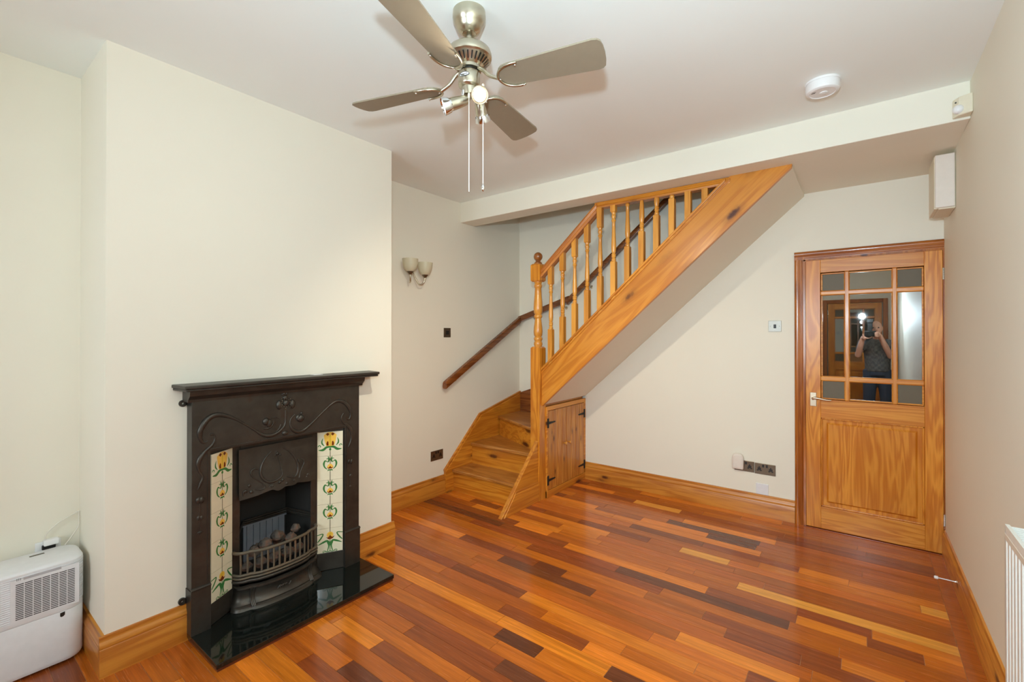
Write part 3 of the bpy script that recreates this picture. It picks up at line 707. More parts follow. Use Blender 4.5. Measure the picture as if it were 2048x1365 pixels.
# ------------------------------------------------------------------ wall handrails
HR = [(-0.022, -0.026), (0.022, -0.026), (0.027, -0.010), (0.024, 0.012), (0.016, 0.024), (-0.016, 0.024), (-0.024, 0.012), (-0.027, -0.010)]
def rail(parent, pts, side, mat='darkrail', name='rail'):
    """handrail of constant section following pts; side = horizontal unit vector across the rail"""
    m = MB(); vs = []; n = len(HR); s_ = Vector(side)
    for p in pts:
        vs += [Vector(p) + s_ * a + Vector((0, 0, 1.25 * b)) for a, b in HR]
    fs = [tuple(range(n)), tuple(range((len(pts) - 1) * n, len(pts) * n))[::-1]]
    for k in range(len(pts) - 1):
        fs += [(k * n + i, (k + 1) * n + i, (k + 1) * n + (i + 1) % n, k * n + (i + 1) % n) for i in range(n)]
    m.add(vs, fs); return obj(name, m, mat, parent, smooth=30)
def bracket(parent, p, wallp):
    m = MB(); p = Vector(p); wp = Vector(wallp); d = (wp - p); d.z = 0; dn = d.normalized()
    m.lathe([(0.016, 0), (0.016, 0.004), (0.008, 0.006)], wp, 14, -dn)
    m.tube(smooth_path([wp, wp * 0.5 + p * 0.5 + Vector((0, 0, -0.012)), p + Vector((0, 0, -0.01)), p + Vector((0, 0, 0.012))]), 0.005, 8)
    obj('bracket', m, 'nickel', parent, smooth=40)
R1 = thing('wall_handrail', 'dark stained handrail sloping up the left wall beside the stairs', 'handrail', (XAL, 3.45, 1.3))
rail(R1, [(-2.97, 2.893, 0.985), (-2.97, 4.02, 1.600)], (1, 0, 0), wood('dark_stained_rail_y', lin(150, 88, 40), lin(104, 54, 20), lin(60, 24, 10), 'Y', knots=0.1, rough=0.25))
for yy in (3.08, 3.82): bracket(R1, (-2.972, yy, 0.985 + (yy - 2.893) * 0.546 - 0.03), (XAL, yy, 0.985 + (yy - 2.893) * 0.546 - 0.07))
R2 = thing('wall_handrail', 'dark stained handrail climbing the back wall behind the spindles', 'handrail', (-2.3, YK, 1.8))
rail(R2, [(-2.99, YK - 0.052, 1.605), (-2.36, YK - 0.052, 1.800)], (0, -1, 0))
rail(R2, [(-2.375, YK - 0.052, 1.775), (-1.05, YK - 0.052, 2.895)], (0, -1, 0))
for X, Z in ((-2.80, 1.640), (-2.42, 1.752), (-2.13, 1.950), (-1.62, 2.38)): bracket(R2, (X, YK - 0.054, Z), (X, YK, Z - 0.04))

# ================================================================== FIREPLACE
FP = thing('fireplace', 'black cast iron fireplace surround with floral relief and tiled cheeks', 'fireplace', (XCH, 1.233, 0.036))
F0 = -2.472; FY0, FY1 = 0.788, 1.678; OY0, OY1, OZ = 0.866, 1.580, 0.876; ZH = 0.036
XW = XCH - 0.001
sf = MB().extrude([(FY0, ZH), (OY0, ZH), (OY0, OZ), (OY1, OZ), (OY1, ZH), (FY1, ZH), (FY1, 1.165), (FY0, 1.165)], (XW, 0, 0), (0, 1, 0), (0, 0, 1), (1, 0, 0), F0 - XW)
obj('surround', sf, 'iron', FP, bevel=0.003)
for (a, b) in ((FY0 - 0.003, OY0 + 0.001), (OY1 - 0.001, FY1 + 0.003)):
    obj('plinth_block', MB().box(XW, F0 + 0.006, a, b, ZH, 0.240).extrude([(0, 0), (0.010, 0.004), (0.011, 0.009), (0.006, 0.013), (0, 0.016)], (F0, a, 0.238), (1, 0, 0), (0, 0, 1), (0, 1, 0), b - a), 'iron', FP)
bd = MB()
for (a, b) in ((OY0 - 0.014, OY0 - 0.008), (OY1 + 0.008, OY1 + 0.014)): bd.box(F0 - 0.002, F0 + 0.0035, a, b, 0.255, OZ + 0.014)
bd.box(F0 - 0.002, F0 + 0.0035, OY0 - 0.014, OY1 + 0.014, OZ + 0.008, OZ + 0.014)
obj('opening_bead', bd, 'iron', FP, bevel=0.0015)
# cornice and mantel shelf
CO = [(0, 0), (0.008, 0), (0.010, 0.012), (0.018, 0.018), (0.030, 0.030), (0.034, 0.046), (0.034, 0.056), (0, 0.056)]
obj('cornice', MB().extrude([(a * 1.0 + 0.065, b) for a, b in CO[1:-1]] + [(0, 0.056), (0, 0)], (XW, FY0 - 0.018, 1.121), (1, 0, 0), (0, 0, 1), (0, 1, 0), FY1 - FY0 + 0.036), 'iron', FP, smooth=30)
sh = MB(); P0 = [(XW, 0.731), (-2.400, 0.744), (-2.400, 1.766), (XW, 1.792)]
sh.extrude([(a, b) for a, b in P0], (0, 0, 1.176), (1, 0, 0), (0, 1, 0), (0, 0, 1), 0.012)
sh.extrude([(XW, 0.726), (-2.393, 0.738), (-2.393, 1.772), (XW, 1.797)], (0, 0, 1.188), (1, 0, 0), (0, 1, 0), (0, 0, 1), 0.016)
obj('mantel_shelf', sh, 'iron', FP, bevel=0.004)
for (yy, zz, sg) in ((FY0, 1.112, -1), (FY0, 0.185, -1), (FY1, 1.112, 1), (FY1, 0.180, 1)):
    lg = MB(); cy = yy + 0.018 * sg; n = 16
    ring = [(cy + 0.016 * math.cos(2 * math.pi * k / n), zz + 0.016 * math.sin(2 * math.pi * k / n)) for k in range(n)]; inn = [(cy + 0.005 * math.cos(2 * math.pi * k / n), zz + 0.005 * math.sin(2 * math.pi * k / n)) for k in range(n)]
    vs = [(XCH, a, b) for a, b in ring] + [(XCH + 0.010, a, b) for a, b in ring] + [(XCH + 0.010, a, b) for a, b in inn] + [(XCH, a, b) for a, b in inn]
    fs = []
    for k in range(n):
        k2 = (k + 1) % n; fs += [(k, k2, n + k2, n + k), (n + k, n + k2, 2 * n + k2, 2 * n + k), (2 * n + k, 2 * n + k2, 3 * n + k2, 3 * n + k)]
    lg.add(vs, fs).box(XCH, XCH + 0.010, min(yy, cy - 0.012 * sg), max(yy, cy - 0.012 * sg), zz - 0.010, zz + 0.010)
    obj('fixing_lug', lg, 'iron', FP, smooth=40)

# raised ornament traced on the face of the surround
def relief(name, zx, zy, sc, plane, strokes, blobs, mat='iron'):
    m = MB()
    for pts, rad in strokes:
        P = [un(zx + a * sc, zy + b * sc, 'X', plane) for a, b in pts]
        sp = smooth_path(P, 5); sr = smooth_vals([x * 1.2 for x in rad], 5)
        # half-round bead: squash along X afterwards
        k0 = len(m.v); m.tube(sp, sr, 8)
        for i in range(k0, len(m.v)):
            x, y, z = m.v[i]; m.v[i] = (plane + (x - plane) * 0.75, y, z)
    for a, b, ry, rz in blobs:
        if plane == F0: ry, rz = ry * 1.25, rz * 1.25
        p = un(zx + a * sc, zy + b * sc, 'X', plane)
        m.ball(p, 1.0, 12, 8, (min(ry, rz) * 0.75, ry, rz))
    return obj(name, m, mat, FP, smooth=60)
sc1 = 380 / 2048
relief('scroll_relief', 360, 760, sc1, F0, [
    ([(1140, 330), (1138, 400), (1136, 470), (1100, 530), (1040, 580), (960, 605), (880, 590), (800, 540), (700, 480), (600, 425), (500, 390), (400, 378), (320, 410), (260, 470), (215, 560), (220, 640), (255, 680), (300, 660)],
     [.004, .0045, .005, .006, .007, .0085, .007, .0045, .004, .0055, .008, .010, .011, .012, .011, .007, .005, .003]),
    ([(325, 590), (365, 592), (378, 640), (345, 705), (275, 770), (222, 840), (197, 905), (205, 980), (245, 1050), (222, 1120), (196, 1185)], [.006, .004, .004, .006, .008, .010, .009, .005, .004, .006, .003]),
    ([(1240, 375), (1198, 420), (1188, 485), (1215, 540), (1270, 562), (1340, 540), (1440, 450), (1540, 350), (1640, 258), (1710, 228), (1780, 250), (1832, 320), (1842, 380), (1822, 425), (1790, 415)],
     [.003, .004, .005, .007, .009, .007, .005, .004, .006, .008, .011, .010, .007, .005, .003]),
    ([(1765, 365), (1742, 400), (1752, 450), (1800, 492), (1840, 540), (1848, 620), (1832, 690), (1815, 725)], [.005, .004, .005, .008, .009, .005, .006, .003]),
    ([(985, 410), (1030, 405), (1070, 425)], [.002, .003, .002]),
    ([(1088, 480), (1070, 525), (1035, 565)], [.002, .004, .002]),
    ([(900, 530), (950, 525), (995, 490), (1015, 440)], [.003, .004, .004, .002]),
    ([(215, 1345), (213, 1430), (213, 1500)], [.002, .002, .002]), ([(1840, 900), (1838, 1010)], [.002, .002]), ([(1838, 1040), (1836, 1140)], [.002, .002]),
], [(1068, 272, .013, .020), (1210, 262, .013, .020), (1135, 195, .012, .010), (1125, 150, .007, .008), (1150, 150, .005, .007), (1105, 160, .005, .006),
    (925, 450, .014, .016), (960, 470, .012, .018), (1300, 415, .017, .017), (1270, 410, .010, .014), (1310, 360, .006, .006), (1130, 575, .013, .010), (1115, 570, .006, .006),
    (1822, 880, .008, .011), (1850, 880, .008, .011), (1838, 1030, .008, .008), (1836, 1148, .006, .005)])
relief('drop_buds_relief', 370, 960, 0.22, F0, [([(138, 210), (138, 330), (136, 480)], [.0018, .0018, .0018])], [(120, 190, .009, .013), (150, 185, .010, .013), (122, 350, .006, .009), (148, 348, .006, .009), (135, 480, .009, .005), (135, 492, .004, .006)])
seeds = []
for r_, nn in ((0, 1), (24, 6), (46, 11), (66, 8)):
    for k in range(nn): a = 2 * math.pi * k / nn + r_; seeds.append((1143 + r_ * math.cos(a), 250 + r_ * 0.95 * math.sin(a), .0028, .0028))
relief('pomegranate_seeds', 360, 760, sc1, F0 + 0.009, [], seeds, 'nickel_d')
relief('pomegranate_husk', 360, 760, sc1, F0 + 0.002, [], [(1143, 250, .017, .018)])

# tiles: five a side, on splayed cheeks
TILE_Z0, TILE_Z1 = 0.142, 0.858
def ribbon(m, pts, wd, o, U, V, N, lift=0.0008):
    P = [Vector((p[0], p[1], 0)) for p in smooth_path([(a, b, 0) for a, b in pts], 5)]
    W_ = smooth_vals(wd, 5) if isinstance(wd, (list, tuple)) else [wd] * len(P); n = len(P); vs = []
    for i, p in enumerate(P):
        t = (P[min(i + 1, n - 1)] - P[max(i - 1, 0)]).normalized(); q = Vector((-t.y, t.x, 0)) * W_[i] / 2
        for a in (p + q, p - q): vs.append(o + U * a.x + V * a.y + N * lift)
    k = len(vs)
    m.add(vs, [(2 * i, 2 * i + 1, 2 * i + 3, 2 * i + 2) for i in range(n - 1)])
def blob(m, pts, o, U, V, N, lift=0.0010):
    m.add([o + U * a + V * b + N * lift for a, b in pts], [tuple(range(len(pts)))])
def ell(cx, cy, rx, ry, n=14, a0=0, a1=2 * math.pi): return [(cx + rx * math.cos(a0 + (a1 - a0) * k / n), cy + ry * math.sin(a0 + (a1 - a0) * k / n)) for k in range(n + (0 if a1 - a0 > 6.2 else 1))]
def mirror(p): return [(1 - a, b) for a, b in p]
G, YE, GO, BR, SM = 0, 1, 2, 3, 4
def motif(kind, o, U, V, N):
    m = MB()
    def rb(c, pts, wd, both=True, lift=0.0008):
        m.cur = c; ribbon(m, pts, wd, o, U, V, N, lift)
        if both: ribbon(m, mirror(pts), wd, o, U, V, N, lift)
    def bl(c, pts, both=False, lift=0.0010):
        m.cur = c; blob(m, pts, o, U, V, N, lift)
        if both: blob(m, mirror(pts), o, U, V, N, lift)
    if kind == 'top':
        bl(YE, [(.25, .86), (.33, .93), (.42, .98), (.58, .98), (.67, .93), (.75, .86), (.72, .66), (.66, .42), (.50, .38), (.34, .42), (.28, .66)], lift=.0006)
        bl(GO, ell(.5, .66, .035, .26), lift=.0009)
        bl(BR, [(.33, .90), (.40, .96), (.47, .90), (.40, .83)], True, .0012)
        bl(BR, [(.36, .43), (.44, .43), (.43, .58), (.39, .62), (.35, .52)], True, .0012)
        rb(G, [(.5, .37), (.36, .36), (.22, .26), (.05, .26)], [.06, .09, .10, .02])
        rb(G, [(.27, .42), (.19, .52), (.18, .62), (.22, .74)], [.02, .06, .05, .01])
        rb(G, [(.03, .40), (.08, .46), (.13, .42), (.11, .37)], [.03, .03, .03, .01])
        rb(SM, [(.5, .34), (.5, .0)], .022, False); bl(G, ell(.5, .27, .045, .05))
    elif kind == 'mid':
        rb(SM, [(.5, 1.0), (.5, .66)], .022, False); rb(SM, [(.5, .36), (.5, .0)], .022, False)
        rb(G, [(.42, .985), (.455, .86), (.43, .76), (.37, .76)], [.01, .07, .05, .02]); rb(G, [(.34, .875), (.40, .89), (.44, .87)], [.01, .035, .02])
        rb(G, [(.37, .77), (.30, .80), (.255, .68), (.29, .54), (.38, .45)], [.03, .055, .075, .05, .025])
        bl(YE, [(.37, .52), (.40, .60), (.46, .66), (.54, .66), (.60, .60), (.63, .52), (.56, .46), (.44, .46)], lift=.0008)
        bl(BR, [(.37, .55), (.43, .50), (.47, .54), (.50, .58), (.53, .54), (.57, .50), (.63, .55), (.58, .47), (.42, .47)], lift=.0012)
        bl(G, [(.41, .44), (.59, .44), (.60, .36), (.55, .40), (.50, .37), (.45, .40), (.40, .36)], lift=.0011)
    else:
        rb(SM, [(.5, 1.0), (.5, .84)], .022, False)
        bl(YE, ell(.5, .72, .13, .13), lift=.0007); bl(GO, ell(.5, .76, .06, .06), lift=.0009)
        bl(BR, [(.34, .64), (.42, .62), (.46, .66), (.50, .71), (.54, .66), (.58, .62), (.68, .67), (.62, .57), (.54, .54), (.44, .54)], lift=.0012)
        rb(G, [(.40, .06), (.45, .26), (.44, .40), (.38, .48), (.24, .44), (.04, .35)], [.03, .05, .11, .08, .08, .02])
        rb(G, [(.5, .54), (.5, .06)], .03, False)
        rb(G, [(.0, .76), (.20, .79), (.22, .73), (.12, .58), (.02, .47)], [.03, .04, .05, .06, .03])
        rb(G, [(.5, .05), (.40, .03), (.30, .05), (.24, .02), (.23, .07), (.30, .09), (.36, .05)], [.03, .03, .02, .02, .02, .02, .01])
    return m
def tile_column(a, b):
    """a, b: inner and outer bottom corners (x, y) of the splayed cheek"""
    A, B = Vector((a[0], a[1], 0)), Vector((b[0], b[1], 0))
    U = (B - A); wd = U.length; Un = U.normalized(); N = Un.cross(Vector((0, 0, 1)))
    if N.x < 0: N = -N
    hgt = (TILE_Z1 - TILE_Z0) / 5
    for k in range(5):
        z0_ = TILE_Z1 - (k + 1) * hgt; g = 0.0006
        o = A + Vector((0, 0, z0_))
        mb = MB(); vs = []
        for dep in (-0.006, 0.0):
            vs += [o + Un * g + Vector((0, 0, g)) + N * dep, o + Un * (wd - g) + Vector((0, 0, g)) + N * dep, o + Un * (wd - g) + Vector((0, 0, hgt - g)) + N * dep, o + Un * g + Vector((0, 0, hgt - g)) + N * dep]
        mb.add(vs, [(0, 3, 2, 1), (4, 5, 6, 7), (0, 1, 5, 4), (1, 2, 6, 5), (2, 3, 7, 6), (3, 0, 4, 7)])
        t = obj('tile', mb, 'tile', FP, label='cream tile with green and amber flower' if k in (0, 4) else None)
        obj('flower_motif', motif('top' if k == 0 else 'base' if k == 4 else 'mid', o, Un * wd, Vector((0, 0, hgt)), N), ['tgreen', 'tyellow', 'tgold', 'tbrown', 'tstem'], t)
tile_column((-2.552, 0.992), (-2.482, 0.872)); tile_column((-2.552, 1.449), (-2.482, 1.573))
# iron base below the tiles and backing
for a, b in (((-2.552, 0.992), (-2.482, 0.866)), ((-2.552, 1.449), (-2.482, 1.580))):
    A, B = Vector(a), Vector(b); m = MB(); q = [A, B, Vector((XW - 0.02, b[1])), Vector((XW - 0.02, a[1]))]
    m.extrude([tuple(p) for p in q], (0, 0, ZH), (1, 0, 0), (0, 1, 0), (0, 0, 1), TILE_Z0 - ZH - 0.001)
    obj('cheek_base', m, 'iron', FP, bevel=0.003)
    m = MB(); q = [A + Vector((-0.010, 0)), B + Vector((-0.008, 0)), B + Vector((-0.05, 0)), A + Vector((-0.05, 0))]
    m.extrude([tuple(p) for p in q], (0, 0, TILE_Z0 - 0.003), (1, 0, 0), (0, 1, 0), (0, 0, 1), OZ + 0.004 - TILE_Z0)
    obj('cheek_backing', m, 'iron', FP)
# inner frame around the fire opening
IX = -2.556
obj('inner_frame', MB().box(IX - 0.012, IX, 0.990, 1.030, ZH, OZ + 0.005).box(IX - 0.012, IX, 1.412, 1.452, ZH, OZ + 0.005).box(IX - 0.012, IX, 1.030, 1.412, 0.80, OZ + 0.005), 'iron', FP, bevel=0.003)
obj('opening_soffit', MB().box(XW - 0.03, F0 - 0.004, OY0, OY1, OZ, OZ + 0.01), 'iron', FP)
# hood plate, leaning forward toward its scalloped lower edge
zh = 160 / 1680
edge = [(0, 1290), (160, 1232), (330, 1170), (480, 1100), (640, 1032), (700, 1050), (760, 1055), (830, 1022), (890, 972), (950, 960), (1030, 955), (1100, 930), (1150, 892), (1260, 888), (1400, 878), (1570, 838)]
HX = -2.528
pe = [un(480 + a * zh, 880 + b * zh, 'X', HX) for a, b in edge]
ys = np.array([p[1] for p in pe]); zs = np.array([p[2] for p in pe])
m = MB(); NZ, NYn = 8, len(pe); vs = []
ya, yb_ = 1.016, 1.430
for j in range(NZ + 1):
    for i in range(NYn):
        f = j / NZ; yy = ya + (yb_ - ya) * (ys[i] - ys[0]) / (ys[-1] - ys[0]); zb0 = zs[i]
        z = zb0 + (0.842 - zb0) * f
        cx_ = (yy - 1.223) / 0.207
        X = -2.548 + 0.032 * (1 - f) ** 1.3 * (1 - 0.75 * cx_ ** 2) + 0.010
        vs.append((X, yy, z))
n1 = len(vs); vs += [(x - 0.006, y, z) for x, y, z in vs]
fs = []
for j in range(NZ):
    for i in range(NYn - 1):
        a = j * NYn + i; fs += [(a, a + 1, a + 1 + NYn, a + NYn), (n1 + a, n1 + a + NYn, n1 + a + 1 + NYn, n1 + a + 1)]
for i in range(NYn - 1): fs.append((i, n1 + i, n1 + i + 1, i + 1))
for j in range(NZ): fs += [(j * NYn, (j + 1) * NYn, n1 + (j + 1) * NYn, n1 + j * NYn), (j * NYn + NYn - 1, n1 + j * NYn + NYn - 1, n1 + (j + 1) * NYn + NYn - 1, (j + 1) * NYn + NYn - 1)]
m.add(vs, fs); HOOD = obj('hood', m, 'iron', FP, smooth=40)
def hoodx(y, z):
    cx_ = (y - 1.223) / 0.207; f = min(max((z - 0.60) / 0.24, 0), 1)
    return -2.548 + 0.032 * (1 - f) ** 1.3 * (1 - 0.75 * cx_ ** 2) + 0.010
m = MB()
def hp(a, b): p = un(480 + a * zh, 880 + b * zh, 'X', HX + 0.008); return Vector((hoodx(p[1], p[2]) + 0.001, p[1], p[2]))
for pts, rad in [([(690, 250), (590, 350), (500, 480), (450, 620), (452, 760), (520, 855), (620, 888), (730, 860), (840, 790), (890, 715), (880, 640)], [.002, .004, .005, .0065, .007, .007, .007, .005, .004, .004, .003]),
                 ([(880, 640), (852, 480), (822, 350)], [.003, .003, .003]), ([(930, 180), (1050, 250), (1150, 360), (1208, 480), (1225, 600), (1190, 720), (1110, 785), (980, 770)], [.002, .003, .004, .005, .006, .005, .005, .003]),
                 ([(400, 650), (345, 615), (275, 645), (248, 720), (300, 810), (400, 870), (480, 930), (510, 1000), (450, 1040), (300, 1042)], [.002, .004, .005, .005, .003, .003, .003, .004, .004, .002]),
                 ([(1245, 410), (1250, 470), (1275, 520)], [.003, .004, .002]), ([(1300, 400), (1345, 425), (1358, 490), (1310, 585), (1262, 690), (1240, 790)], [.002, .004, .004, .003, .003, .004]),
                 ([(80, 1200), (90, 1110), (140, 1070), (175, 1100)], [.002, .005, .004, .002]), ([(590, 990), (640, 950), (700, 930)], [.003, .004, .002])]:
    m.tube(smooth_path([hp(a, b) for a, b in pts], 5), smooth_vals(rad, 5), 8)
for a, b, r in [(810, 300, .009), (760, 340, .005), (870, 320, .005), (795, 260, .005), (205, 970, .008), (130, 1090, .009), (240, 1100, .009), (885, 840, .008), (820, 890, .008), (960, 910, .008), (1120, 850, .007), (660, 970, .007), (1430, 730, .008), (1400, 780, .006), (878, 640, .005)]:
    m.ball(hp(a, b), r, 10, 6, (0.6, 1, 1))
obj('hood_relief', m, 'iron', HOOD, smooth=60)
# firebox
m = MB()
m.add([(-2.556, 1.00, 0.03), (-2.80, 1.115, 0.03), (-2.80, 1.385, 0.03), (-2.556, 1.44, 0.03), (-2.556, 1.00, 0.79), (-2.80, 1.115, 0.79), (-2.80, 1.385, 0.79), (-2.556, 1.44, 0.79)],
      [(0, 1, 5, 4), (1, 2, 6, 5), (2, 3, 7, 6), (0, 3, 2, 1), (4, 5, 6, 7)])
obj('firebox', m, 'soot', FP)
m = MB()
for k in range(13):
    y0_ = 1.135 + k * 0.0178; m.box(-2.782, -2.772 + (0.004 if k % 2 else 0), y0_, y0_ + 0.0165, 0.10, 0.350)
m.box(-2.784, -2.764, 1.128, 1.374, 0.350, 0.358)
obj('fireback', m, 'firebrick', FP)
lp = [(-2.560, 1.012), (-2.772, 1.128), (-2.772, 1.378), (-2.560, 1.428)]
m = MB()
for (zz, r_) in ((0.372, 0.008), (0.386, 0.006), (0.362, 0.005)):
    m.tube([(a + (0.006 if zz > .38 else 0), b, zz) for a, b in lp], r_, 8)
obj('fireback_moulding', m, 'iron', FP, smooth=50)

# ------------------------------------------------------------------ fire grate (lifts out) with ash front
GR = thing('fire_grate', 'bowed iron fire grate with upright bars and flared ash front', 'grate', (-2.52, 1.215, ZH))
SP = [(-0.222, -2.556), (-0.212, -2.530), (-0.190, -2.512), (-0.155, -2.502), (-0.138, -2.488), (-0.105, -2.476), (-0.055, -2.468), (0, -2.466), (0.055, -2.468), (0.105, -2.476), (0.138, -2.488), (0.155, -2.502), (0.190, -2.512), (0.212, -2.530), (0.222, -2.556)]
SPs = [(p.x, p.y) for p in smooth_path([(a, b, 0) for a, b in SP], 3)]
YC = 1.218
def gpath(z, off=0): return [(x + off, YC + y * (1 + off * 2.0), z) for y, x in SPs]
obj('top_rail', MB().tube(gpath(0.318), 0.0085, 8), 'rust', GR, smooth=50)
for zz, rr, of in ((0.205, 0.0075, 0.002), (0.190, 0.006, 0.005), (0.172, 0.009, 0.001)): obj('lower_rail', MB().tube(gpath(zz, of), rr, 8), 'rust' if zz > .18 else 'iron', GR, smooth=50)
def gx(y): return float(np.interp(y, [a for a, b in SPs], [b for a, b in SPs]))
for k in range(15):
    y = -0.200 + 0.400 * k / 14
    obj('bar', MB().tube([(gx(y), YC + y, 0.200), (gx(y) + 0.003, YC + y, 0.255), (gx(y), YC + y, 0.320)], 0.0055, 6), 'rust', GR, smooth=60)
prof = [(0.150, -0.002), (0.146, 0.012), (0.136, 0.013), (0.130, 0.002), (0.110, -0.004), (0.085, -0.002), (0.068, 0.006), (0.060, 0.016), (0.054, 0.015), (0.049, 0.024), (0.042, 0.026), (ZH, 0.030)]
vs = []; n = len(SPs)
for z, of in prof:
    fl = 1 + max(0, (0.10 - z)) * 1.6
    vs += [(x + of, YC + y * fl, z) for y, x in SPs]
fs = [(j * n + i, (j + 1) * n + i, (j + 1) * n + i + 1, j * n + i + 1) for j in range(len(prof) - 1) for i in range(n - 1)]
ASH = obj('ash_front', MB().add(vs, fs), 'iron', GR, smooth=35)
m = MB()
for k in range(5): m.ball((-2.456 - 0.001 * k, YC - 0.012 + (k - 2) * 0.009, 0.098), 0.008 - abs(k - 2) * 0.0012, 10, 6, (0.7, 0.8, 1.2))
m.tube(smooth_path([(-2.462, YC - 0.04, 0.092), (-2.458, YC - 0.028, 0.106), (-2.457, YC - 0.016, 0.095)]), 0.0025, 6); m.tube(smooth_path([(-2.460, YC + 0.03, 0.104), (-2.458, YC + 0.018, 0.09), (-2.457, YC + 0.006, 0.1)]), 0.0025, 6)
obj('flower_boss', m, 'iron', ASH, smooth=60)
m = MB()
for sg in (-1, 1):
    m = MB()
    for k in range(3): m.tube(smooth_path([(gx(sg * 0.148) + 0.003 + dx, YC + sg * (0.148 + k * 0.007) , zz) for zz, dx in ((0.135, 0.006), (0.10, 0.0), (0.072, 0.008), (0.05, 0.026))]), 0.0045, 8)
    obj('leaf_boss', m, 'iron', ASH, smooth=60)
obj('ash_tray', MB().box(-2.74, -2.52, 1.06, 1.38, 0.15, 0.165).box(-2.74, -2.52, 1.06, 1.38, ZH, 0.05), 'soot', GR)
rnd = random.Random(5)
coal_spots = [(-2.560, 1.10, 0.285, .034), (-2.575, 1.165, 0.300, .036), (-2.590, 1.235, 0.315, .038), (-2.570, 1.300, 0.290, .034), (-2.600, 1.345, 0.320, .030), (-2.545, 1.13, 0.225, .034), (-2.540, 1.20, 0.230, .036), (-2.540, 1.27, 0.228, .036), (-2.55, 1.335, 0.225, .034), (-2.56, 1.065, 0.222, .032), (-2.64, 1.15, 0.26, .036), (-2.64, 1.27, 0.27, .04)]
for i, (x, y, z, r) in enumerate(coal_spots):
    m = MB().ball((0, 0, 0), r, 9, 6)
    m.v = [tuple(c * rnd.uniform(0.72, 1.12) * k for c, k in zip(v, (0.9, 1.05, 0.85))) for v in m.v]
    m.v = [(a + x, b + y, c_ + z) for a, b, c_ in m.v]
    tag(obj('coal', m, 'coal', smooth=25), 'rough grey brown ceramic coal heaped behind the grate bars', 'coal', 'coals in the fire grate')

# hearth slab
hs = [(XCH, 0.785), (-2.172, 0.785), (-2.172, 1.709), (XCH, 1.709)]
tag(obj('hearth_slab', MB().extrude(hs, (0, 0, 0.014), (1, 0, 0), (0, 1, 0), (0, 0, 1), 0.022), 'granite', bevel=0.002), 'polished black granite hearth slab under the fireplace', 'hearth')
hb = [(XCH, 0.790), (-2.178, 0.790), (-2.178, 1.704), (XCH, 1.704)]
tag(obj('hearth_base', MB().extrude(hb, (0, 0, 0.0), (1, 0, 0), (0, 1, 0), (0, 0, 1), 0.0145), wood('hearth_base_brown', lin(120, 58, 34), lin(92, 42, 24), PK, 'Y', knots=0)), 'thin brown layer under the black hearth slab', 'hearth base')  # thin brown layer just below the slab
# papers left on the mantel shelf
m = MB().box(-2.515, -2.475, 1.385, 1.44, 1.2045, 1.2065)
tag(obj('paper_slip', m, 'white'), 'small white paper slip lying on the mantel shelf', 'paper')

# ================================================================== CEILING FAN
AX, AY = -1.206, 1.305
FAN = thing('ceiling_fan', 'brushed nickel ceiling fan with four silver blades and spotlights', 'ceiling fan', (AX, AY, H))
A0 = (AX, AY, 0)
obj('canopy', MB().lathe([(0.063, H), (0.064, H - 0.022), (0.062, H - 0.036), (0.054, H - 0.052), (0.052, H - 0.054), (0.049, H - 0.062), (0.040, H - 0.076), (0.026, H - 0.084), (0.022, H - 0.080), (0.016, H - 0.078)], A0, 40), 'nickel', FAN, smooth=35)
obj('downrod', MB().lathe([(0.0105, 2.55), (0.0105, H - 0.07)], A0, 20), 'nickel', FAN, smooth=40)
obj('rod_collar', MB().lathe([(0.018, 2.546), (0.018, 2.560), (0.0125, 2.566)], A0, 20).box(AX - 0.024, AX + 0.024, AY - 0.003, AY + 0.003, 2.550, 2.556), 'nickel', FAN, smooth=40)
MOT = obj('motor_housing', MB().lathe([(0.018, 2.552), (0.045, 2.550), (0.068, 2.543), (0.082, 2.531), (0.087, 2.518), (0.088, 2.508), (0.086, 2.502), (0.082, 2.500), (0.078, 2.496), (0.066, 2.482), (0.052, 2.471), (0.046, 2.468), (0.046, 2.456), (0.034, 2.455)], A0, 48), 'nickel', FAN, smooth=35)
m = MB()
for k in range(28):
    a = 2 * math.pi * k / 28; e = Vector((math.cos(a), math.sin(a), 0)); n_ = Vector((-e.y, e.x, 0))
    p1, p2 = Vector((AX, AY, 2.4935)) + e * 0.0765, Vector((AX, AY, 2.4745)) + e * 0.0565
    nr = Vector((e.x, e.y, 0)) * 0.6 + Vector((0, 0, -0.8)); nr *= 0.0022
    m.add([p1 + n_ * 0.0028 + nr, p1 - n_ * 0.0028 + nr, p2 - n_ * 0.0022 + nr, p2 + n_ * 0.0022 + nr], [(0, 1, 2, 3)])
o = obj('vent_slots', m, 'black', MOT); o['kind'] = 'stuff'
obj('neck', MB().lathe([(0.034, 2.457), (0.033, 2.447)], A0, 24), 'black', FAN, smooth=40)
SWH = obj('switch_housing', MB().lathe([(0.030, 2.449), (0.040, 2.447), (0.0425, 2.443), (0.0425, 2.398), (0.040, 2.394), (0.030, 2.388), (0.030, 2.372), (0.027, 2.360), (0.018, 2.357)], A0, 32), 'nickel', FAN, smooth=35)
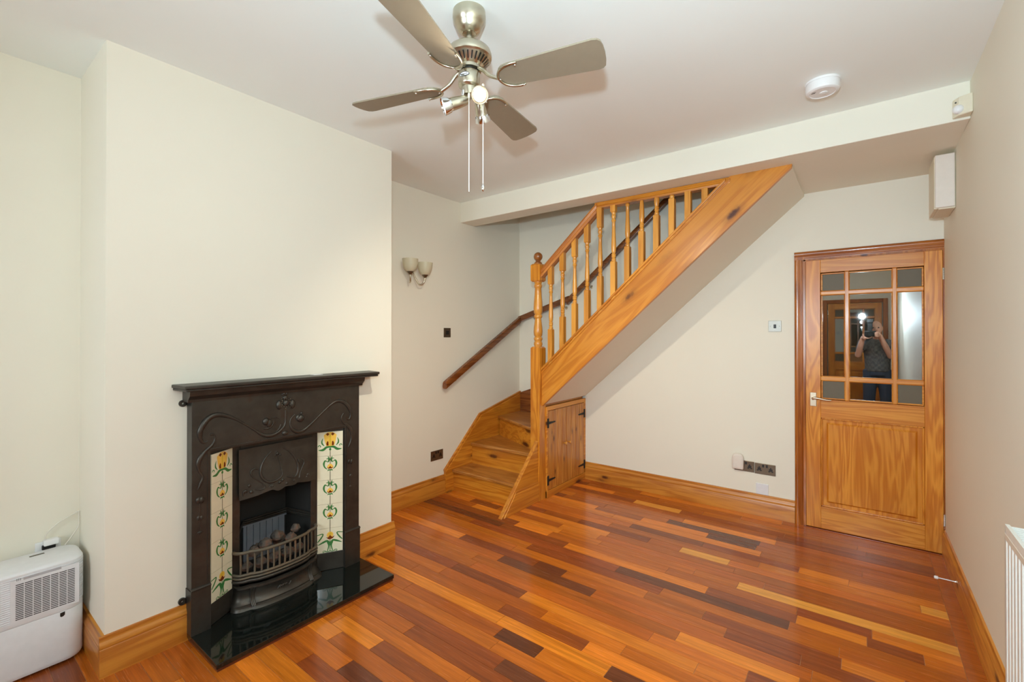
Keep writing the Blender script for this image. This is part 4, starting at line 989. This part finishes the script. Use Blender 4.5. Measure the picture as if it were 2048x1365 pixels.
# oval maker's badge facing the room
bp = at(928, 153, 1.735); bdir = Vector((bp[0] - AX, bp[1] - AY, 0)).normalized(); bs_ = Vector((-bdir.y, bdir.x, 0)); bc = Vector((AX, AY, 2.4235)) + bdir * 0.0428
def curvept(s_, zz, lift): 
    a = s_ / 0.0428; e = bdir * math.cos(a) + bs_ * math.sin(a); return Vector((AX, AY, 2.4235 + zz)) + e * (0.0428 + lift)
m = MB(); n = 28; m.cur = 0
ring = [curvept(0.0215 * math.cos(2 * math.pi * k / n), 0.0085 * math.sin(2 * math.pi * k / n), 0.0008) for k in range(n)]
inn = [curvept(0.0190 * math.cos(2 * math.pi * k / n), 0.0065 * math.sin(2 * math.pi * k / n), 0.0008) for k in range(n)]
m.add(ring + inn, [(k, (k + 1) % n, n + (k + 1) % n, n + k) for k in range(n)])
m.cur = 1; m.add(inn, [tuple(range(n))])
m.cur = 0
scr = [(-0.016, -0.001), (-0.013, 0.003), (-0.012, -0.002), (-0.009, 0.0015), (-0.007, -0.002), (-0.004, 0.001), (-0.002, -0.002), (0.001, 0.001), (0.003, -0.002), (0.006, 0.001), (0.008, -0.002), (0.011, 0.001), (0.014, -0.001)]
m.tube([curvept(a, b, 0.0010) for a, b in scr], 0.0008, 5)
obj('badge', m, [plain('badge_dark_blue', lin(36, 42, 52), 0.4), 'white'], SWH)
# blades
def blade(az):
    e = Vector((math.cos(az), math.sin(az), 0)); n_ = Vector((-e.y, e.x, 0)); tp = math.tan(math.radians(12)); zb = 2.408
    def P(r, s_, dz=0): return Vector((AX, AY, zb)) + e * r + n_ * s_ + Vector((0, 0, -s_ * tp + dz))
    out = []
    for k in range(9): a = math.pi / 2 + math.pi * k / 8; out.append((0.172 + 0.048 * math.cos(a), 0.051 * math.sin(a)))
    tip = [(0.490, -0.066), (0.507, -0.063), (0.518, -0.053), (0.523, -0.030), (0.525, 0.0), (0.523, 0.030), (0.518, 0.053), (0.507, 0.063), (0.490, 0.066)]
    out += tip; n = len(out)
    m = MB(); m.add([P(r, s_, -0.003) for r, s_ in out] + [P(r, s_, 0.003) for r, s_ in out], [tuple(range(n))[::-1], tuple(range(n, 2 * n))] + [(i, (i + 1) % n, n + (i + 1) % n, n + i) for i in range(n)])
    b = obj('blade', m, 'blade', FAN)
    # forked blade iron
    m = MB()
    hub = Vector((AX, AY, 2.458)) + e * 0.040
    m.tube(smooth_path([hub, Vector((AX, AY, 2.446)) + e * 0.062, Vector((AX, AY, 2.420)) + e * 0.088, P(0.124, 0, -0.006)]), smooth_vals([0.009, 0.008, 0.0075, 0.007]), 8)
    fork = [P(0.215, -0.053, -0.006), P(0.190, -0.054, -0.007), P(0.160, -0.047, -0.007), P(0.136, -0.030, -0.007), P(0.124, 0, -0.007), P(0.136, 0.030, -0.007), P(0.160, 0.047, -0.007), P(0.190, 0.054, -0.007), P(0.215, 0.053, -0.006)]
    m.tube(smooth_path(fork, 4), 0.0052, 8)
    ir = obj('blade_iron', m, 'nickel', FAN, smooth=50)
    m = MB()
    for r, s_ in ((0.209, -0.049), (0.209, 0.049), (0.132, 0.0)): m.ball(P(r, s_, -0.012), 0.0042, 8, 6)
    o = obj('screws', m, 'chrome', ir, smooth=60); o['kind'] = 'stuff'
for az in (15.5, 100.5, 196.0, 287.0): blade(math.radians(az))
# spotlights
C_TAIL = Vector(at(959, 207, 1.815)); C_FACE = C_TAIL + Vector((-0.26, 0.63, -0.73)).normalized() * 0.068
def spot(face, tail, lit, r=0.031):
    face, tail = Vector(face), Vector(tail); ax = (face - tail); L = ax.length; an = ax.normalized()
    m = MB().lathe([(0.006, -0.02), (0.013, -0.012), (0.019, 0.0), (0.0225, L * 0.35), (0.0235, L * 0.62), (0.024, L * 0.64)], tail, 24, an, cap=False)
    sh_ = obj('spotlight', m, 'nickel', FAN, smooth=40)
    m = MB().lathe([(0.0235, L * 0.62), (0.027, L * 0.72), (r, L), (r + 0.0015, L), (r + 0.0015, L - 0.004), (0.0285, L * 0.72)], tail, 28, an, cap=False)
    obj('rim', m, 'chrome', sh_, smooth=40)
    obj('bulb', MB().lathe([(0.004, L * 0.5), (0.0245, L * 0.92), (0.0245, L * 0.935), (0.0005, L * 0.945)], tail, 24, an), 'bulb' if lit else 'white', sh_, smooth=30)
    st = Vector((AX, AY, 2.372)); d = (tail - st); d.z = 0
    base = st + d.normalized() * 0.026
    obj('spot_arm', MB().tube(smooth_path([base, base * 0.5 + (tail + an * 0.012) * 0.5 + Vector((0, 0, 0.004)), tail + an * 0.012]), 0.0065, 8).ball(tail + an * 0.010, 0.012, 10, 8), 'chrome', sh_, smooth=50)
    return sh_, an
fA = at(959.5, 190, 1.69); tA = at(957, 186, 1.765)
spot(fA, tA, True)
spot(at(886, 214, 1.745), at(930, 201, 1.76), True)
spot(C_FACE, C_TAIL, True)
# pull cords
for (x, y0_, y1_, dep, pend) in ((938, 186, 384, 1.752, False), (966, 168, 368, 1.742, True)):
    p0, p1 = at(x, y0_, dep), at(x, y1_, dep); p1 = (p0[0], p0[1], p1[2])
    cd = obj('pull_cord', MB().tube([p0, p1], 0.0017, 6), 'offwhite', FAN)
    obj('cord_joint', MB().lathe([(0.0025, 0), (0.005, 0.004), (0.005, 0.016), (0.003, 0.020)], (p0[0], p0[1], p0[2] - 0.02), 10), 'ivory', cd, smooth=40)
    if pend: obj('cord_pendant', MB().lathe([(0.002, 0.0), (0.006, -0.008), (0.0075, -0.018), (0.0045, -0.027), (0.001, -0.030)], p1, 12), 'chrome', cd, smooth=40)
# light thrown by the spot bulbs
def spotlamp(face, tail, e, cone=130, bl=1.0):
    f, t_ = Vector(face), Vector(tail); d = (f - t_).normalized()
    lamp('fan_bulb', 'SPOT', f + d * 0.004, e, (1.0, 0.91, 0.74), spot_size=math.radians(cone), spot_blend=bl, shadow_soft_size=0.02, target=f + d)
SPOT_A = (fA, tA); SPOT_B = (at(886, 214, 1.745), at(930, 201, 1.76)); SPOT_C = (C_FACE, C_TAIL)
spotlamp(*SPOT_A, 34, 165); spotlamp(*SPOT_B, 3, 120); spotlamp(*SPOT_C, 72, 130, 0.9)

# ================================================================== WALL LIGHT
SC = thing('wall_light', 'twin arm nickel wall light with two frosted glass cups', 'wall light', (XAL, 2.525, 2.03))
obj('wall_plate', MB().lathe([(0.050, 0), (0.050, 0.006), (0.040, 0.016), (0.012, 0.022)], (XAL, 2.525, 2.03), 28, (1, 0, 0)), 'nickel', SC, smooth=40)
for (px, py) in ((820.5, 544), (850, 551)):
    c_ = un(px, py, 'X', -2.905); cx_, cy_, cz = c_
    arm = smooth_path([(XAL + 0.02, 2.525, 2.02), (XAL + 0.045, 2.525 + (cy_ - 2.525) * 0.25, 1.935), ((XAL + cx_) / 2 + 0.02, 2.525 + (cy_ - 2.525) * 0.62, cz - 0.075), (cx_ - 0.008, cy_ - (cy_ - 2.525) * 0.1, cz - 0.062), (cx_, cy_, cz - 0.02)])
    ar = obj('arm', MB().tube(arm, 0.0065, 10), 'nickel', SC, smooth=50)
    obj('cup_holder', MB().lathe([(0.008, -0.022), (0.016, -0.012), (0.026, 0.0), (0.027, 0.004)], (cx_, cy_, cz), 20), 'nickel_d', ar, smooth=40)
    pr_ = [(0.022, 0.0), (0.040, 0.012), (0.053, 0.035), (0.060, 0.065), (0.064, 0.105)]
    obj('glass_cup', MB().lathe(pr_ + [(r - 0.003, z) for r, z in pr_[::-1]], (cx_, cy_, cz), 28, cap=False), 'frost', SC, smooth=50)

# ================================================================== SWITCHES AND SOCKETS
def fr_box(m, o, U, N, u0, u1, z0_, z1_, n0, n1):
    o, U, N = Vector(o), Vector(U), Vector(N); vs = []
    for n_ in (n0, n1): vs += [o + U * u0 + Vector((0, 0, z0_)) + N * n_, o + U * u1 + Vector((0, 0, z0_)) + N * n_, o + U * u1 + Vector((0, 0, z1_)) + N * n_, o + U * u0 + Vector((0, 0, z1_)) + N * n_]
    m.add(vs, [(0, 3, 2, 1), (4, 5, 6, 7), (0, 1, 5, 4), (1, 2, 6, 5), (2, 3, 7, 6), (3, 0, 4, 7)]); return m
def plate(name, label, cat, o, U, N, wd, ht, mat, group=None):
    t = thing(name, label, cat, o, group=group)
    obj('plate', fr_box(MB(), o, U, N, -wd / 2, wd / 2, -ht / 2, ht / 2, 0, 0.006), mat, t, bevel=0.002); return t
def socket(label, o, U, N, skip=()):
    t = plate('double_socket', label, 'socket', o, U, N, 0.146, 0.086, 'blacknickel')
    for k, sg in enumerate((-1, 1)):
        cx_ = 0.040 * sg; m = MB()
        fr_box(m, o, U, N, cx_ - 0.005, cx_ + 0.005, 0.004, 0.018, 0.005, 0.0068)
        for d in (-1, 1): fr_box(m, o, U, N, cx_ + d * 0.011 - 0.006, cx_ + d * 0.011 + 0.006, -0.018, -0.008, 0.005, 0.0068)
        fr_box(m, o, U, N, cx_ - 0.012, cx_ + 0.012, -0.012, 0.008, 0.005, 0.0063)
        obj('socket_holes', m, 'black', t)
        r_ = obj('rocker_switch', fr_box(MB(), o, U, N, 0.013 * sg - 0.007, 0.013 * sg + 0.007, 0.014, 0.036, 0.005, 0.009), 'black', t, bevel=0.001)
        m = MB(); p = Vector(o) + Vector(U) * 0.060 * sg + Vector(N) * 0.006
        obj('screw', m.ball(p, 0.0035, 8, 6, (0.6, 0.6, 0.6)), 'chrome', t, smooth=60)
    return t
UY, NXp = (0, -1, 0), (1, 0, 0)
p_ = plate('light_switch', 'square dark nickel switch plate on the wall below the wall light', 'switch', (XAL, 2.973, 1.455), UY, NXp, 0.086, 0.086, 'blacknickel')
obj('rocker', fr_box(MB(), (XAL, 2.973, 1.455), UY, NXp, -0.018, 0.018, -0.018, 0.018, 0.005, 0.011), 'black', p_, bevel=0.002)
socket('double dark nickel socket above the skirting next to the stairs', (XAL, 2.846, 0.360), UY, NXp)
UX, NYm = (1, 0, 0), (0, -1, 0)
p_ = plate('light_switch', 'brushed steel switch plate on the wall left of the glazed door', 'switch', (-0.5405, YK, 1.502), UX, NYm, 0.089, 0.086, 'steelplate')
obj('rocker', fr_box(MB(), (-0.5405, YK, 1.502), UX, NYm, -0.0085, 0.0085, -0.016, 0.014, 0.005, 0.011), 'black', p_, bevel=0.002)
for sg in (-1, 1): obj('screw', MB().ball((-0.5405 + sg * 0.032, YK - 0.006, 1.502), 0.003, 8, 6), 'chrome', p_, smooth=60)
socket('double dark nickel socket holding the white plug-in unit', (-0.760, YK, 0.375), UX, NYm)
socket('empty double dark nickel socket between the plug-in unit and door', (-0.611, YK, 0.372), UX, NYm)
p_ = plate('blank_plate', 'white square blanking plate just above the skirting', 'wall plate', (-0.6315, YK, 0.212), UX, NYm, 0.088, 0.086, 'cool_white')
# plug-in unit covering the left outlet
PG = thing('plug_in_unit', 'rounded off-white plug-in unit on the back wall socket', 'plug-in device', (-0.805, YK - 0.007, 0.345))
m = MB(); vs = []; prof = [(-0.042, -0.06), (0.042, -0.06), (0.043, 0.02), (0.040, 0.042), (0.030, 0.060), (0.015, 0.066), (-0.015, 0.066), (-0.030, 0.060), (-0.040, 0.042), (-0.043, 0.02)]
m.extrude(prof, (-0.803, YK - 0.0062, 0.408), (1, 0, 0), (0, 0, 1), (0, -1, 0), 0.036)
obj('body', m, 'offwhite', PG, bevel=0.008, smooth=40)
obj('front_cover', MB().extrude([(a * 0.72, b * 0.8) for a, b in prof], (-0.803, YK - 0.040, 0.410), (1, 0, 0), (0, 0, 1), (0, -1, 0), 0.006), 'offwhite', PG, bevel=0.003)

# ================================================================== CEILING AND WALL DEVICES
SM_ = thing('smoke_alarm', 'round white smoke alarm on the ceiling near the beam', 'smoke alarm', (-0.152, 2.728, H))
sx, sy = -0.152, 2.728
obj('base', MB().lathe([(0.075, H), (0.075, H - 0.010)], (sx, sy, 0), 36), 'white', SM_, smooth=40)
obj('cover', MB().lathe([(0.072, H - 0.010), (0.072, H - 0.040), (0.069, H - 0.048), (0.062, H - 0.053), (0.055, H - 0.054), (0.053, H - 0.051), (0.0, H - 0.051)], (sx, sy, 0), 36, cap=False), 'white', SM_, smooth=30)
obj('test_button', MB().lathe([(0.018, H - 0.050), (0.018, H - 0.054), (0.014, H - 0.056), (0.0, H - 0.056)], (sx + 0.004, sy + 0.004, 0), 18, cap=False), 'white', SM_, smooth=40)
m = MB()
for k in range(2): m.box(sx - 0.046 + k * 0.004, sx - 0.030 + k * 0.004, sy - 0.016 - k * 0.008, sy - 0.012 - k * 0.008, H - 0.0515, H - 0.0495)
obj('indicator', m, 'grey', SM_)
PI_ = thing('motion_sensor', 'ivory motion sensor in the corner at the end of the beam', 'motion sensor', (XR - 0.03, YB - 0.03, 2.505))
m = MB(); q = [(XR, YB), (XR - 0.066, YB), (XR - 0.066, YB - 0.012), (XR - 0.048, YB - 0.046), (XR - 0.012, YB - 0.066), (XR, YB - 0.066)]
m.extrude(q, (0, 0, 2.508), (1, 0, 0), (0, 1, 0), (0, 0, 1), 0.092); obj('body', m, 'ivory', PI_, bevel=0.005)
ce = Vector((XR - 0.050, YB - 0.046, 2.538)); obj('lens', MB().ball(ce, 1.0, 16, 10, (0.022, 0.020, 0.022)), 'white', PI_, smooth=60)
obj('indicator', MB().ball((XR - 0.057, YB - 0.032, 2.578), 0.004, 8, 6), 'grey', PI_, smooth=60)
BXo = thing('meter_box', 'tall white electrical box high on the right wall above the door', 'electrical box', (XR, 3.72, 2.165))
m = MB().box(0.352, XR, 3.605, 3.875, 2.160, 2.470); obj('body', m, 'ivory', BXo, bevel=0.006)
m = MB().box(0.338, XR - 0.004, 3.592, 3.606, 2.168, 2.474); obj('front_cover', m, 'offwhite', BXo, bevel=0.005)
m = MB().box(0.335, 0.352, 3.606, 3.860, 2.164, 2.470); obj('side_flange', m, 'ivory', BXo, bevel=0.003)

# radiator
RA = thing('radiator', 'white fluted panel radiator on the right wall', 'radiator', (0.385, 1.45, 0.14))
RY0, RY1, RZ0, RZ1, RXF = 0.85, 2.045, 0.14, 0.835, 0.348
sec = []; yy = RY0 + 0.012; k = 0
while yy < RY1 - 0.012:
    sec += [(yy, 0.0), (yy + 0.006, 0.0), (yy + 0.012, -0.007), (yy + 0.029, -0.007)]; yy += 0.035
sec += [(RY1 - 0.010, 0.0), (RY1 - 0.010, 0.012), (RY0 + 0.012, 0.012)]
obj('front_panel', MB().extrude(sec, (RXF + 0.007, 0, RZ0 + 0.01), (0, 1, 0), (1, 0, 0), (0, 0, 1), RZ1 - RZ0 - 0.035), 'radwhite', RA, smooth=25)
obj('rear_panel', MB().box(0.392, 0.400, RY0 + 0.01, RY1 - 0.01, RZ0, RZ1), 'radwhite', RA)
obj('end_cover', MB().box(RXF, 0.402, RY1 - 0.006, RY1, RZ0 + 0.01, RZ1 + 0.012), 'radwhite', RA, bevel=0.002); obj('end_cover', MB().box(RXF, 0.402, RY0, RY0 + 0.006, RZ0 + 0.01, RZ1 + 0.012), 'radwhite', RA, bevel=0.002)
m = MB().box(RXF, RXF + 0.010, RY0, RY1, RZ1 - 0.012, RZ1 + 0.016).box(0.390, 0.402, RY0, RY1, RZ1, RZ1 + 0.016)
y_ = RY0 + 0.01
while y_ < RY1 - 0.012: m.box(RXF + 0.008, 0.392, y_, y_ + 0.006, RZ1 + 0.006, RZ1 + 0.014); y_ += 0.018
obj('top_grille', m, 'radwhite', RA)
obj('top_rail', MB().box(RXF - 0.001, RXF + 0.006, RY0, RY1, RZ1 - 0.030, RZ1 - 0.010), plain('radiator_shaded_band', lin(222, 212, 196), 0.4), RA, bevel=0.002)  # shade on the rail's front face put into its beige colour
obj('wall_bracket', MB().box(0.400, XR, RY0 + 0.15, RY0 + 0.19, RZ0 + 0.1, RZ1 - 0.1).box(0.400, XR, RY1 - 0.19, RY1 - 0.15, RZ0 + 0.1, RZ1 - 0.1), 'radwhite', RA)
vp = un(2040, 1062, 'X', 0.412)
obj('valve_cap', MB().lathe([(0.004, -0.10), (0.022, -0.095), (0.028, -0.06), (0.028, 0.03), (0.020, 0.045), (0.004, 0.048)], (0.404, 1.90, RZ1 + 0.028), 20, (0, 1, 0)), 'white', RA, smooth=40)

# door stop on the right skirting
DS = thing('door_stop', 'thin metal door stop with white tip on the right skirting', 'door stop', (XR - 0.019, 3.46, 0.085))
obj('rod', MB().tube([(XR - 0.018, 3.46, 0.085), (XR - 0.098, 3.46, 0.085)], 0.004, 8).lathe([(0.010, 0), (0.008, 0.006)], (XR - 0.0185, 3.46, 0.085), 12, (-1, 0, 0)), 'chrome', DS, smooth=40)
obj('rubber_tip', MB().lathe([(0.006, 0), (0.009, 0.003), (0.009, 0.014), (0.006, 0.018)], (XR - 0.094, 3.46, 0.085), 12, (-1, 0, 0)), 'white', DS, smooth=40)

# ================================================================== DEHUMIDIFIER
DH = thing('dehumidifier', 'white dehumidifier with ribbed sides standing in the alcove', 'dehumidifier', (-2.875, 0.306, 0))
def rrect(x0, x1, y0, y1, r, n=7):
    out = []
    for cx_, cy_, a0 in ((x1 - r, y1 - r, 0), (x0 + r, y1 - r, 90), (x0 + r, y0 + r, 180), (x1 - r, y0 + r, 270)):
        for k in range(n): a = math.radians(a0 + 90 * k / (n - 1)); out.append((cx_ + r * math.cos(a), cy_ + r * math.sin(a)))
    return out
def loft(rings):
    vs = []; n = len(rings[0][1])
    for z, pts in rings: vs += [(a, b, z) for a, b in pts]
    fs = [(j * n + i, j * n + (i + 1) % n, (j + 1) * n + (i + 1) % n, (j + 1) * n + i) for j in range(len(rings) - 1) for i in range(n)]
    fs += [tuple(range(n))[::-1], tuple(range((len(rings) - 1) * n, len(rings) * n))]
    return MB().add(vs, fs)
DX, DXb, DYa, DYb = -2.765, -2.985, 0.135, 0.474
def ring_(off, z): return (z, rrect(DXb - off, DX + off, DYa - off, DYb + off, 0.062))
obj('water_tank', loft([ring_(-0.004, 0.012), ring_(-0.0005, 0.022), ring_(0, 0.03), ring_(0, 0.228), ring_(-0.001, 0.2305)]), 'cool_white', DH, smooth=35)
rs = [ring_(-0.001, 0.2315), ring_(0, 0.234), ring_(0, 0.250)]
k = 0; z = 0.252
while z < 0.428: rs += [ring_(-0.0022, z), ring_(0.0012, z + 0.0022), ring_(0.0012, z + 0.0052), ring_(-0.0022, z + 0.0072)]; z += 0.0086
rs += [ring_(0, 0.432), ring_(0.0, 0.440), ring_(-0.005, 0.447), ring_(-0.014, 0.450)]
DB = obj('upper_body', loft(rs), 'cool_white', DH, smooth=35)
obj('foot', MB().box(DXb + 0.04, DX - 0.04, DYa + 0.05, DYb - 0.05, 0.0, 0.014), 'black', DH)
obj('grille_panel', MB().box(DX - 0.004, DX + 0.0018, 0.245, 0.452, 0.250, 0.424), 'cool_white', DH)
m = MB()
for r_ in range(20):
    for c0 in range(7):
        ya_ = 0.2600 + c0 * 0.0258; zc = 0.2590 + r_ * 0.0075
        m.box(DX + 0.0010, DX + 0.0022, ya_, ya_ + 0.0232, zc, zc + 0.0036)
o = obj('vent_slots', m, 'grey', DH); o['kind'] = 'stuff'
obj('handle_recess_shadow', MB().box(DX - 0.002, DX + 0.0024, 0.282, 0.395, 0.418, 0.4285), plain('recess_shadow_grey', lin(176, 176, 182), 0.5), DH)  # flat grey strip, the recess shadow painted as colour
m = MB()
for a_ in range(3):
    for b_ in range(2): m.box(DX - 0.001, DX + 0.0024, 0.262 + a_ * 0.005, 0.2645 + a_ * 0.005, 0.4205 + b_ * 0.005, 0.4228 + b_ * 0.005)
o = obj('indicator_dots', m, 'grey', DH); o['kind'] = 'stuff'
obj('level_window', MB().extrude([(0.392, 0.226), (0.407, 0.228), (0.407, 0.214), (0.402, 0.209), (0.396, 0.208), (0.392, 0.212)], (DX - 0.001, 0, 0), (0, 1, 0), (0, 0, 1), (1, 0, 0), 0.002), 'black', DH)
pa, pb_ = un(60, 1114.5, 'Z', 0.45), un(87, 1109, 'Z', 0.45)
obj('display_slot', MB().box(pa[0] - 0.007, pa[0] + 0.007, pa[1] - 0.002, pb_[1] + 0.004, 0.4490, 0.4508), plain('display_olive', lin(92, 88, 74), 0.4), DH)
# wall outlet with plug and flex behind it
PLg = thing('plug', 'white plug on the wall behind the dehumidifier', 'plug', (XAL, 0.375, 0.46))
pc = un(96, 1086, 'X', XAL)
obj('outlet_plate', MB().box(XAL, XAL + 0.007, pc[1] - 0.043, pc[1] + 0.043, pc[2] - 0.06, pc[2] + 0.012), 'white', PLg, bevel=0.002)
obj('plug_base', MB().box(XAL + 0.006, XAL + 0.020, pc[1] - 0.022, pc[1] + 0.024, pc[2] - 0.024, pc[2] - 0.004), 'black', PLg, bevel=0.003)
obj('plug_body', MB().box(XAL + 0.006, XAL + 0.036, pc[1] - 0.018, pc[1] + 0.034, pc[2] - 0.005, pc[2] + 0.022), 'white', PLg, bevel=0.005)
cp = [(92, 1082), (91, 1074), (97, 1064), (112, 1050), (130, 1038), (148, 1028), (160, 1022), (164, 1024), (163, 1036), (157, 1052), (146, 1070), (134, 1086), (126, 1096)]
pts = [un(a, b, 'X', XAL + 0.012 + 0.002 * i) for i, (a, b) in enumerate(cp)]
pts = [(max(p[0], XAL + 0.006), min(p[1], Y1 - 0.006), p[2]) for p in pts]
obj('flex', MB().tube(smooth_path(pts, 5), 0.0028, 8), 'cable', PLg, smooth=60)

# ================================================================== PHOTOGRAPHER (seen only mirrored in the door glass)
PE = thing('person', 'person in checked shirt and jeans raising a camera, mirrored in the door glass', 'person', (0.185, -0.70, 0))
def checked():
    t = NT('checked_shirt_cloth'); t.set(Roughness=0.9)
    co = t.n('ShaderNodeTexCoord').outputs['Object']
    ch = t.n('ShaderNodeTexChecker', ins={'Scale': 26.0, 'Color1': lin(66, 68, 74) + (1,), 'Color2': lin(132, 130, 126) + (1,)}); t.l(co, ch.inputs['Vector'])
    t.l(t.mix(t.noise(co, 60, 3), ch.outputs['Color'], lin(92, 92, 96)), t.b.inputs['Base Color']); return t.m
M['shirt'] = checked(); M['denim'] = plain('blue_denim', lin(62, 74, 96), 0.9); M['skin'] = plain('skin_tone', lin(214, 160, 134), 0.5); M['shoe'] = plain('brown_shoe', lin(70, 50, 38), 0.6)
px_, py_ = 0.185, -0.70
CAMP = Vector((0.095, -0.40, 1.455))
def fleshed(name, mb, mat, parent, vox, sm=6):
    o = obj(name, mb, mat, parent)
    r = o.modifiers.new('join', 'REMESH'); r.mode = 'VOXEL'; r.voxel_size = vox; r.use_smooth_shade = True
    k = o.modifiers.new('soften', 'SMOOTH'); k.iterations = sm; k.factor = 0.5
    return o
shL, shR = Vector((px_ - 0.175, py_ + 0.0, 1.315)), Vector((px_ + 0.145, py_ - 0.01, 1.315))
elL, elR = Vector((px_ - 0.235, py_ + 0.15, 1.125)), Vector((px_ + 0.150, py_ + 0.13, 1.115))
wrL, wrR = CAMP + Vector((-0.085, -0.055, -0.055)), CAMP + Vector((0.110, -0.050, -0.025))
b = MB()
b.tube([(px_, py_, 1.30), (px_, py_ + 0.02, 1.38), (px_ - 0.01, py_ + 0.05, 1.45)], [0.062, 0.056, 0.055], 14)
hd = Vector((px_ - 0.02, py_ + 0.075, 1.535))
b.ball(hd, 1.0, 20, 14, (0.076, 0.096, 0.112)); b.ball(hd + Vector((0, 0.030, -0.062)), 1.0, 16, 10, (0.056, 0.060, 0.056))
b.tube([hd + Vector((0, 0.090, 0.012)), hd + Vector((0, 0.112, -0.022)), hd + Vector((0, 0.098, -0.034))], [0.010, 0.016, 0.014], 8)
for sg in (-1, 1): b.ball(hd + Vector((sg * 0.078, -0.005, -0.005)), 1.0, 10, 8, (0.010, 0.020, 0.032))
b.tube([hd + Vector((-0.022, 0.088, -0.062)), hd + Vector((0, 0.096, -0.062)), hd + Vector((0.022, 0.088, -0.062))], 0.008, 6)
for sh_, el, wr in ((shL, elL, wrL), (shR, elR, wrR)): b.tube([sh_, sh_ * 0.5 + el * 0.5, el, el * 0.5 + wr * 0.5, wr], [0.050, 0.046, 0.041, 0.038, 0.029], 14)
b.tube([(px_, py_, 0.86), (px_, py_, 1.05), (px_, py_, 1.25), (px_, py_, 1.36)], [0.13, 0.13, 0.145, 0.09], 18)
for sg in (-1, 1): b.tube([(px_ + sg * 0.085, py_, 0.90), (px_ + sg * 0.10, py_ + 0.02, 0.50), (px_ + sg * 0.11, py_ - 0.01, 0.09)], [0.080, 0.056, 0.040], 14)
# hands: palms beside and under the camera, five fingers each curled on it
def hand(wr, palm, fingers, thumb):
    b.tube([wr, palm], [0.028, 0.034], 12); b.ball(palm, 1.0, 12, 8, (0.020, 0.036, 0.042))
    for f, r in fingers: b.tube(smooth_path(f, 3), [r] * (3 * (len(f) - 1) + 1), 8)
    b.tube(smooth_path(thumb, 3), [0.011] * (3 * (len(thumb) - 1) + 1), 8)
pR = CAMP + Vector((0.088, -0.022, -0.012))
hand(wrR, pR, [([pR + Vector((0.0, 0.010, 0.030 - 0.021 * i)), pR + Vector((0.004, 0.045 - 0.003 * i, 0.028 - 0.021 * i)), pR + Vector((-0.022, 0.066 - 0.004 * i, 0.026 - 0.021 * i)), pR + Vector((-0.040, 0.062 - 0.004 * i, 0.024 - 0.021 * i))], 0.0088 - 0.0004 * abs(i - 1)) for i in range(4)],
     [pR + Vector((-0.005, -0.020, 0.010)), pR + Vector((-0.028, -0.036, 0.018)), pR + Vector((-0.052, -0.034, 0.016))])
pL = CAMP + Vector((-0.060, 0.000, -0.062))
hand(wrL, pL, [([pL + Vector((0.012, -0.006 + 0.020 * i, -0.006)), pL + Vector((0.042, -0.004 + 0.020 * i, -0.010)), pL + Vector((0.068, -0.002 + 0.020 * i, 0.002)), pL + Vector((0.080, 0.0 + 0.020 * i, 0.022))], 0.0088 - 0.0004 * abs(i - 1)) for i in range(4)],
     [pL + Vector((-0.012, 0.006, 0.012)), pL + Vector((-0.026, 0.018, 0.036)), pL + Vector((-0.020, 0.026, 0.060))])
fleshed('body', b, 'skin', PE, 0.0075, 4)
for sg in (-1, 1): obj('eye', MB().ball(hd + Vector((sg * 0.030, 0.086, 0.008)), 0.010, 10, 8), 'black', PE, smooth=60)
c_ = MB().tube([(px_, py_, 0.88), (px_, py_, 1.02), (px_, py_, 1.20), (px_, py_ + 0.0, 1.33), (px_, py_ + 0.01, 1.385)], [0.155, 0.155, 0.170, 0.120, 0.070], 24)
for sh_, el, wr in ((shL, elL, wrL), (shR, elR, wrR)): c_.tube([sh_ * 0.8 + Vector((px_, py_, 1.30)) * 0.2, sh_, sh_ * 0.4 + el * 0.6], [0.075, 0.070, 0.060], 16)
fleshed('shirt', c_, 'shirt', PE, 0.012, 6)
c_ = MB().tube([(px_, py_, 0.82), (px_, py_, 0.98)], [0.145, 0.150], 20)
for sg in (-1, 1): c_.tube([(px_ + sg * 0.080, py_, 0.90), (px_ + sg * 0.10, py_ + 0.02, 0.50), (px_ + sg * 0.11, py_ - 0.01, 0.05)], [0.100, 0.078, 0.066], 16)
fleshed('jeans', c_, 'denim', PE, 0.012, 6)
for sg in (-1, 1): fleshed('shoe', MB().tube([(px_ + sg * 0.11, py_ - 0.06, 0.045), (px_ + sg * 0.112, py_ + 0.04, 0.045), (px_ + sg * 0.118, py_ + 0.16, 0.036)], [0.044, 0.046, 0.034], 12), 'shoe', PE, 0.008, 4)
# the camera held by the photographer
CM = thing('camera', 'black camera with a tall flash held by the person', 'camera', CAMP + Vector((0, 0, -0.05)))
obj('camera_body', MB().box(CAMP.x - 0.068, CAMP.x + 0.068, CAMP.y - 0.030, CAMP.y + 0.030, CAMP.z - 0.048, CAMP.z + 0.040).box(CAMP.x - 0.026, CAMP.x + 0.026, CAMP.y - 0.028, CAMP.y + 0.030, CAMP.z + 0.038, CAMP.z + 0.062), 'black', CM, bevel=0.006)
obj('lens', MB().lathe([(0.034, 0.028), (0.034, 0.075), (0.038, 0.082), (0.038, 0.105), (0.034, 0.107), (0.028, 0.098)], CAMP, 24, (0, 1, 0)), 'black', CM, smooth=40)
obj('flash_gun', MB().box(CAMP.x - 0.030, CAMP.x + 0.030, CAMP.y - 0.026, CAMP.y + 0.022, CAMP.z + 0.060, CAMP.z + 0.160).box(CAMP.x - 0.037, CAMP.x + 0.037, CAMP.y - 0.040, CAMP.y + 0.050, CAMP.z + 0.158, CAMP.z + 0.215), 'black', CM, bevel=0.005)

for o in bpy.data.objects:
    if '_o' in o: del o['_o']
